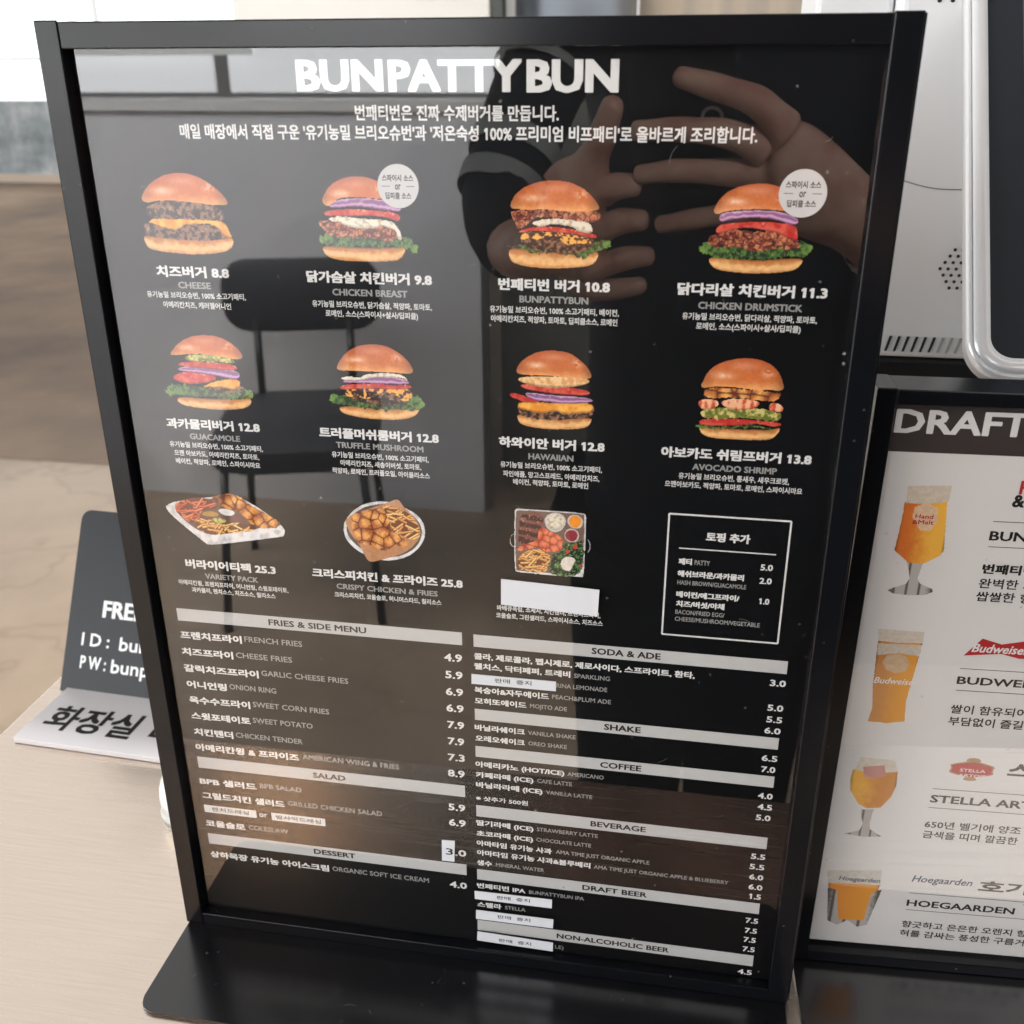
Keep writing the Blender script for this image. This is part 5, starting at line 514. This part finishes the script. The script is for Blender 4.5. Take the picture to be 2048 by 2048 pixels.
flat('shield_logo', [(cx + 10.6 * math.cos(a) * (1 - .12 * math.cos(4 * a)), cz + 4.3 * math.sin(a) * (1 + .10 * math.cos(4 * a))) for a in [k * math.pi / 24 for k in range(48)]], y1(1), M_gold, p4)
flat('shield_logo', [(cx + 9.8 * math.cos(a) * (1 - .12 * math.cos(4 * a)), cz + 3.6 * math.sin(a) * (1 + .10 * math.cos(4 * a))) for a in [k * math.pi / 24 for k in range(48)]], y1(2), M_red, p4)
flat('shield_logo', [(cx + 3.2 * math.cos(a), cz + 5.0 + 1.5 * math.sin(a)) for a in [k * math.pi / 12 for k in range(24)]], y1(1), M_gold, p4)
flat('shield_logo', [(cx + 3.0 * math.cos(a), cz - 5.4 + 1.0 * math.sin(a)) for a in [k * math.pi / 12 for k in range(24)]], y1(1), M_gold, p4)
for x, z in A4D['LN']: rule('rule', x, 190, z, .32, y1(1), M_dark, p4)
for s, ref, xa, xb, z, h, wt, ink in A4D['A']:
    lettering(s, xa, xb, z, h, wt, ink, p4, y1(4), ref=ref, italic=.25 if s in ('Budweiser', 'Hoegaarden') else 0)
pn = boxo('acrylic_pane', (0, .204, -.0018, -.0017, -.0022, .286), M_pane, a4)
bm = bmesh.new(); vs = [bm.verts.new(q) for q in ((-.0006, -.0018, -.003), (.204, -.0018, -.003), (.204, -.0018, .286), (-.0006, -.0018, .286))]; bm.faces.new(vs); bm.to_mesh(pn.data); bm.free()
obj('base_plate', prism(rrect(-.0078, .21, -.052, .012, .011, corners=(0, 0, 1, 1)), z0 - .0005, z0 + .0013, bev=.0004), M_plate, a4)

# ------------------------------------------------------------------ wifi sign and washroom plate at the left
M_slate = mat('slate_black_acrylic', srgb(26, 32, 38), .38, 0, .28)
wf = empty('wifi_sign', (-.1917, .1900, 0)); wf.rotation_euler = (R(-28), 0, R(-2.9)); tag(wf, 'leaning dark slate wifi card with white FREE, ID and PW lettering', 'sign')
wp = obj('panel', prism(rrect(0, .19, .002, .1345, .0075, corners=(1, 1, 0, 0)), -.0, .003, axis='y', bev=.0004), M_slate, wf)
INK['w2'] = mat('white_vinyl', (.86, .87, .88), .5)
def wl(s, x, xe, z, h, wt='M'): lettering(s, x, xe, z, h, wt, 'w2', wf, -.00006)
wl('FREE', 26.6, 59.6, 64, 12.2, 'B'); wl('WIFI', 66, 98, 64, 12.2, 'B')
wl('I D :', 12.5, 35, 41, 9.2, 'M'); wl('bunpattybun', 43, 122, 40.5, 9.6, 'M')
wl('P W :', 13.5, 34.5, 24.5, 9.2, 'M'); wl('bunpatty1234', 38.5, 124, 24, 9.6, 'M')
M_wh = mat('white_acrylic', (.64, .625, .64), .25, 0, .5)
tp = empty('washroom_plate', (-.1885, .1300, 0)); tp.rotation_euler = (0, 0, R(-2.4)); tag(tp, 'flat white plate with black washroom lettering in front of the wifi card', 'sign')
obj('plate', prism(rrect(0, .21, 0, .066, .002, n=3), .0004, .0042, bev=.0005), M_wh, tp)
def flatletters(s, x0_, x1_, yc, h, wt, z):
    o = lettering(s, x0_, x1_, yc, h, wt, 'k', tp, 0); 
    for q in o.data.vertices: q.co = (q.co.x, q.co.z, z - q.co.y)
flatletters('화장실', 9, 77, 28, 27, 'M', .00425); flatletters('비밀번호', 88, 172, 28, 27, 'M', .00425)

# small white dome behind the menu's lower left corner
M_dome = mat('white_gloss_plastic', (.82, .82, .80), .25)
dm = empty('call_button', (-.0395, .0865, 0)); tag(dm, 'small white plastic dome peeping out behind the left edge of the tall menu', 'call button')
obj('base', lathe([(.0172, 0), (.0175, .0035), (.0168, .0062)], 40), mat('pale_grey_plastic', (.55, .56, .55), .4), dm, True)
obj('dome', lathe([(.0166, .0064), (.0168, .014), (.0160, .021), (.0135, .0275), (.009, .0315), (.0035, .033), (.0004, .0332)], 40), M_dome, dm, True)

# ------------------------------------------------------------------ till behind the beer menu
M_pl = mat('warm_white_plastic', srgb(232, 234, 236), .42); M_silver = mat('silver_bezel', (.90, .91, .92), .3, .3); M_scr = mat('dark_screen_glass', srgb(48, 52, 57), .12, 0, .25); M_hole = mat('opening_shade', srgb(20, 20, 20), .7)
ti = empty('till', (.42, .20, 0)); tag(ti, 'white point of sale till with silver rimmed dark screen behind the beer menu', 'till')
def tpart(o): o.parent = ti; o.matrix_parent_inverse = Matrix.Translation((-.42, -.20, 0)); return o
tpart(boxo('body', (.3430, .66, .2805, .42, .2489, .66), M_pl, None, .006, 4)); tpart(boxo('side_panel', (.3003, .3424, .287, .40, .2489, .64), M_pl, None, .003))
tpart(boxo('foot', (.305, .66, .285, .42, 0, .2482), M_dk, None, .003))
M_grv = mat('groove_shade', srgb(160, 161, 158), .5)
for k in range(11):
    x = .3615 + k * .00512
    bm = bmesh.new(); vs_ = [bm.verts.new(q) for q in ((x, .2798, .2534), (x + .0016, .2798, .2534), (x + .0039, .2798, .2630), (x + .0021, .2798, .2630))]; bm.faces.new(vs_)
    tpart(obj('vent_slot', bm, M_hole if k < 6 else M_grv))  # flat marks, the shade of the slots put into their colour
rng = random.Random(3)
def hole(x, z, r=.0010):
    bm = bmesh.new(); bmesh.ops.create_circle(bm, cap_ends=True, radius=r, segments=14, matrix=Matrix.Translation((x, .2797, z)) @ Matrix.Rotation(R(90), 4, 'X')); tpart(obj('speaker_hole', bm, M_hole))  # flat disc, its dark colour stands in for shade inside the hole
for j in range(7):
    wdt = 3.0 - .42 * abs(j - 3)
    for i in range(-3, 4):
        if abs(i + .5 * (j % 2)) <= wdt: hole(.3982 + (i + .5 * (j % 2)) * .00455, .3046 + (j - 3) * .00375)
for k in range(6): hole(.3646 + k * .0068, .4487, .0012)
# thin seam on the body
prev = None; bm = bmesh.new()
for k in range(14):
    x = .3567 + k * .0034; z = .3549 - .0052 * math.sin(min(1, k / 8) * math.pi / 2)
    a = bm.verts.new((x, .2797, z)); b = bm.verts.new((x, .2797, z + .0006))
    if prev: bm.faces.new((prev[0], a, b, prev[1]))
    prev = (a, b)
tpart(obj('seam', bm, mat('seam_grey', srgb(120, 122, 120), .6)))
# tilted screen, left rim at x=.376
sN = empty('screen_axis'); 
tilt = R(-38.2)
SX = .3763; base = Vector((SX, .1336, .2799))
Rm = Matrix.Rotation(tilt, 4, 'X'); Sm = Matrix.Translation(base) @ Rm
def spart(name, bm, m, smooth=False):
    bmesh.ops.transform(bm, matrix=Sm, verts=bm.verts); return tpart(obj(name, bm, m, None, smooth))
def ring(o_, i_, y0, y1):
    bm = bmesh.new(); n = len(o_); L = [[bm.verts.new((p[0], y, p[1])) for p in q] for q, y in ((o_, y0), (i_, y0), (i_, y1), (o_, y1))]
    for a, b in zip(L, L[1:] + L[:1]):
        for k in range(n): bm.faces.new((a[k], a[(k + 1) % n], b[(k + 1) % n], b[k]))
    return bm
bpy.data.objects.remove(sN)
g = lambda e, rad: rrect(e, .40 - e, e, .34 - e, rad - e, 14)
spart('screen_rim', ring(g(0, .020), g(.0016, .020), .0, .012), M_silver, True)
spart('screen_rim', ring(g(.0022, .020), g(.0095, .020), -.0015, .012), M_silver, True)
spart('screen_housing', prism(g(.0014, .020), .003, .014, axis='y'), M_pl)
sp = spart('screen', prism(g(.0093, .020), .0004, .0028, axis='y'), M_scr)
spart('lit_area', prism(rrect(.0275, .37, .070, .31, .002, 3), .0001, .0003, axis='y'), mat('screen_image', srgb(84, 92, 108), .3, 0, .25))

# ------------------------------------------------------------------ the photographer, mirrored in the acrylic
def skinned(name, V, E, Rr, material, parent, sub=2, root=0):
    me = bpy.data.meshes.new(name); me.from_pydata(V, E, []); o = bpy.data.objects.new(name, me); COL.objects.link(o)
    o.modifiers.new('s', 'SKIN'); o.modifiers.new('u', 'SUBSURF').levels = sub
    for k, r in enumerate(Rr): me.skin_vertices[0].data[k].radius = (r, r) if not isinstance(r, tuple) else r; me.skin_vertices[0].data[k].use_root = (k == root)
    dg = bpy.context.evaluated_depsgraph_get(); nm = bpy.data.meshes.new_from_object(o.evaluated_get(dg)); bpy.data.objects.remove(o)
    nm.polygons.foreach_set('use_smooth', [True] * len(nm.polygons)); nm.name = name
    return link(name, nm, material, parent)
M_skin = mat('skin', srgb(205, 165, 146), .5, 0, .4)
sk = ramp(M_skin, noise(M_skin, coords(M_skin), 38, 5, .6), [(.34, srgb(186, 132, 116)), (.5, srgb(202, 160, 140)), (.68, srgb(214, 178, 158))]); lk(M_skin, sk, P(M_skin).inputs['Base Color']); bump(M_skin, noise(M_skin, coords(M_skin, (1, 1, 2)), 260, 5, .65), .5, .0012); M_jack = mat('dark_navy_jacket', srgb(20, 23, 30), .8, 0, .2); M_trs = mat('black_trousers', srgb(15, 16, 19), .8, 0, .2); M_str = mat('grey_sleeve_stripe', srgb(150, 152, 152), .7)
pr = empty('person', (.27, -.86, -.95)); tag(pr, 'person in a dark striped jacket holding up a phone with both hands', 'person')
pr_inv = Matrix.Translation((-.27, .86, .95))
def pp_(o): o.matrix_parent_inverse = pr_inv; return o
V = []; E = []; Q = []
def chain(pts, rad, start=None):
    pv = start
    for p, r in zip(pts, rad):
        V.append(p); Q.append(r); k = len(V) - 1
        if pv is not None: E.append((pv, k))
        pv = k
    return pv
def finger(pts, rad, start):
    p2, r2 = [], []
    for k, (p, r) in enumerate(zip(pts, rad)):
        if k: q = tuple((a + b) / 2 for a, b in zip(pts[k - 1], p)); p2.append(q); r2.append((rad[k - 1] + r) / 2 * .88)
        p2.append(p); r2.append(r * (1.28 if k == 0 else 1.04))
    chain(p2, r2, start)
pel = chain([(.27, -.86, .0)], [.10]); ch1 = chain([(.27, -.87, .15), (.27, -.87, .30), (.27, -.87, .43)], [.10, .115, .10], pel)
nk = chain([(.27, -.86, .52), (.27, -.845, .60), (.27, -.83, .68), (.27, -.84, .76)], [.055, .07, .085, .07], ch1)
# right arm (larger x) and hand
ra = chain([(.43, -.86, .44), (.478, -.81, .32), (.475, -.70, .20), (.43, -.56, .245), (.373, -.447, .297)], [.055, .047, .042, .036, .025], ch1)
pr1 = chain([(.345, -.430, .322), (.316, -.414, .342)], [.030, .033], ra)
for f, rr_ in (([(.299, -.391, .374), (.277, -.384, .394), (.245, -.389, .403), (.218, -.391, .410)], [.0138, .0114, .0098, .0080]),
               ([(.289, -.398, .361), (.257, -.394, .373), (.222, -.402, .374), (.190, -.411, .372)], [.0134, .0110, .0096, .0080]),
               ([(.291, -.406, .343), (.259, -.406, .345), (.223, -.415, .345), (.193, -.425, .340)], [.0130, .0106, .0094, .0078]),
               ([(.297, -.417, .321), (.269, -.420, .315), (.236, -.430, .308), (.210, -.440, .302)], [.0118, .0097, .0084, .0070]),
               ([(.318, -.428, .330), (.296, -.430, .345), (.272, -.424, .358)], [.013, .0115, .009])): finger(f, rr_, pr1)
la = chain([(.13, -.82, .47), (.085, -.74, .42), (.048, -.64, .29), (.072, -.575, .262), (.101, -.512, .262)], [.050, .040, .034, .031, .025], ch1)
pl1 = chain([(.124, -.482, .280), (.140, -.464, .294)], [.029, .031], la)
for f, rr_ in (([(.157, -.437, .342), (.169, -.422, .368), (.179, -.409, .396)], [.0140, .0118, .0092]),
               ([(.155, -.443, .319), (.179, -.429, .332), (.200, -.427, .333)], [.0134, .0114, .0092]),
               ([(.158, -.455, .291), (.183, -.441, .305), (.206, -.437, .306)], [.0134, .0112, .0090]),
               ([(.162, -.467, .263), (.187, -.455, .274), (.211, -.450, .277)], [.0124, .0106, .0086]),
               ([(.157, -.478, .242), (.181, -.469, .246), (.205, -.461, .252)], [.0112, .0096, .0080])): finger(f, rr_, pl1)
for sx in (-1, 1): chain([(.27 + sx * .08, -.86, -.12), (.27 + sx * .075, -.85, -.50), (.27 + sx * .08, -.87, -.88), (.27 + sx * .08, -.80, -.925)], [.070, .048, .036, .03], pel)
pp_(skinned('body', V, E, Q, M_skin, pr, 2, pel))
V = []; E = []; Q = []
c0 = chain([(.27, -.86, -.50), (.27, -.87, .0), (.27, -.87, .30), (.27, -.87, .44)], [(.185, .14), (.165, .13), (.17, .125), (.15, .10)])
chain([(.44, -.86, .45), (.490, -.81, .32), (.482, -.70, .20), (.44, -.58, .238), (.402, -.505, .272)], [.075, .066, .058, .047, .038], 3)
chain([(.125, -.82, .47), (.082, -.74, .42), (.046, -.64, .288), (.070, -.58, .262), (.088, -.545, .260)], [.062, .050, .042, .038, .034], 3)
pp_(skinned('jacket', V, E, Q, M_jack, pr, 2, 1))
V = []; E = []; Q = []
chain([(.19, -.86, -.87), (.195, -.85, -.50), (.19, -.86, -.16), (.27, -.86, -.05), (.35, -.86, -.16), (.345, -.85, -.50), (.35, -.87, -.87)], [.066, .082, .105, .13, .105, .082, .066])
pp_(skinned('trousers', V, E, Q, M_trs, pr, 2, 3))
def band_(name, a, b, t0, t1, r0, r1, m):
    a = Vector(a); b = Vector(b); bm = bmesh.new(); tube(bm, a.lerp(b, t0), a.lerp(b, t1), r0, r1, 20, False); return pp_(obj(name, bm, m, pr, True))
band_('sleeve_stripe', (.082, -.74, .42), (.046, -.64, .288), .58, .70, .0455, .0450, M_str); band_('sleeve_stripe', (.082, -.74, .42), (.046, -.64, .288), .82, .94, .0440, .0432, M_str)
band_('sleeve_stripe', (.082, -.74, .42), (.046, -.64, .288), .10, .16, .0495, .0490, M_str)
M_ws = mat('white_strap', (.8, .8, .8), .5)
band_('watch_strap', (.43, -.56, .245), (.373, -.447, .297), .84, .90, .0285, .0275, M_ws); band_('watch_strap', (.43, -.56, .245), (.373, -.447, .297), .93, .985, .0272, .0265, M_ws)
# phone around the lens, its back to the menu
ph = empty('phone', CP); tag(ph, 'black phone held upright in the two hands, mirrored in the menu', 'phone')
pm = Matrix((RIGHT, FWD, -DOWN)).transposed().to_4x4(); pm.translation = CP - FWD * .006; ph.matrix_world = pm
M_ph = mat('black_phone_glass', srgb(16, 17, 20), .15, 0, .5)
obj('phone_body', prism(rrect(-.060, .014, -.142, .016, .009), -.008, 0, axis='y', bev=.0015), M_ph, ph, True)
for zz in (-.024, -.046): obj('camera_ring', ring([(x, z + zz) for x, z in rrect(-.008, .008, -.008, .008, .0079)], [(x, z + zz) for x, z in rrect(-.006, .006, -.006, .006, .0059)], 0, .0012), M_silver, ph)
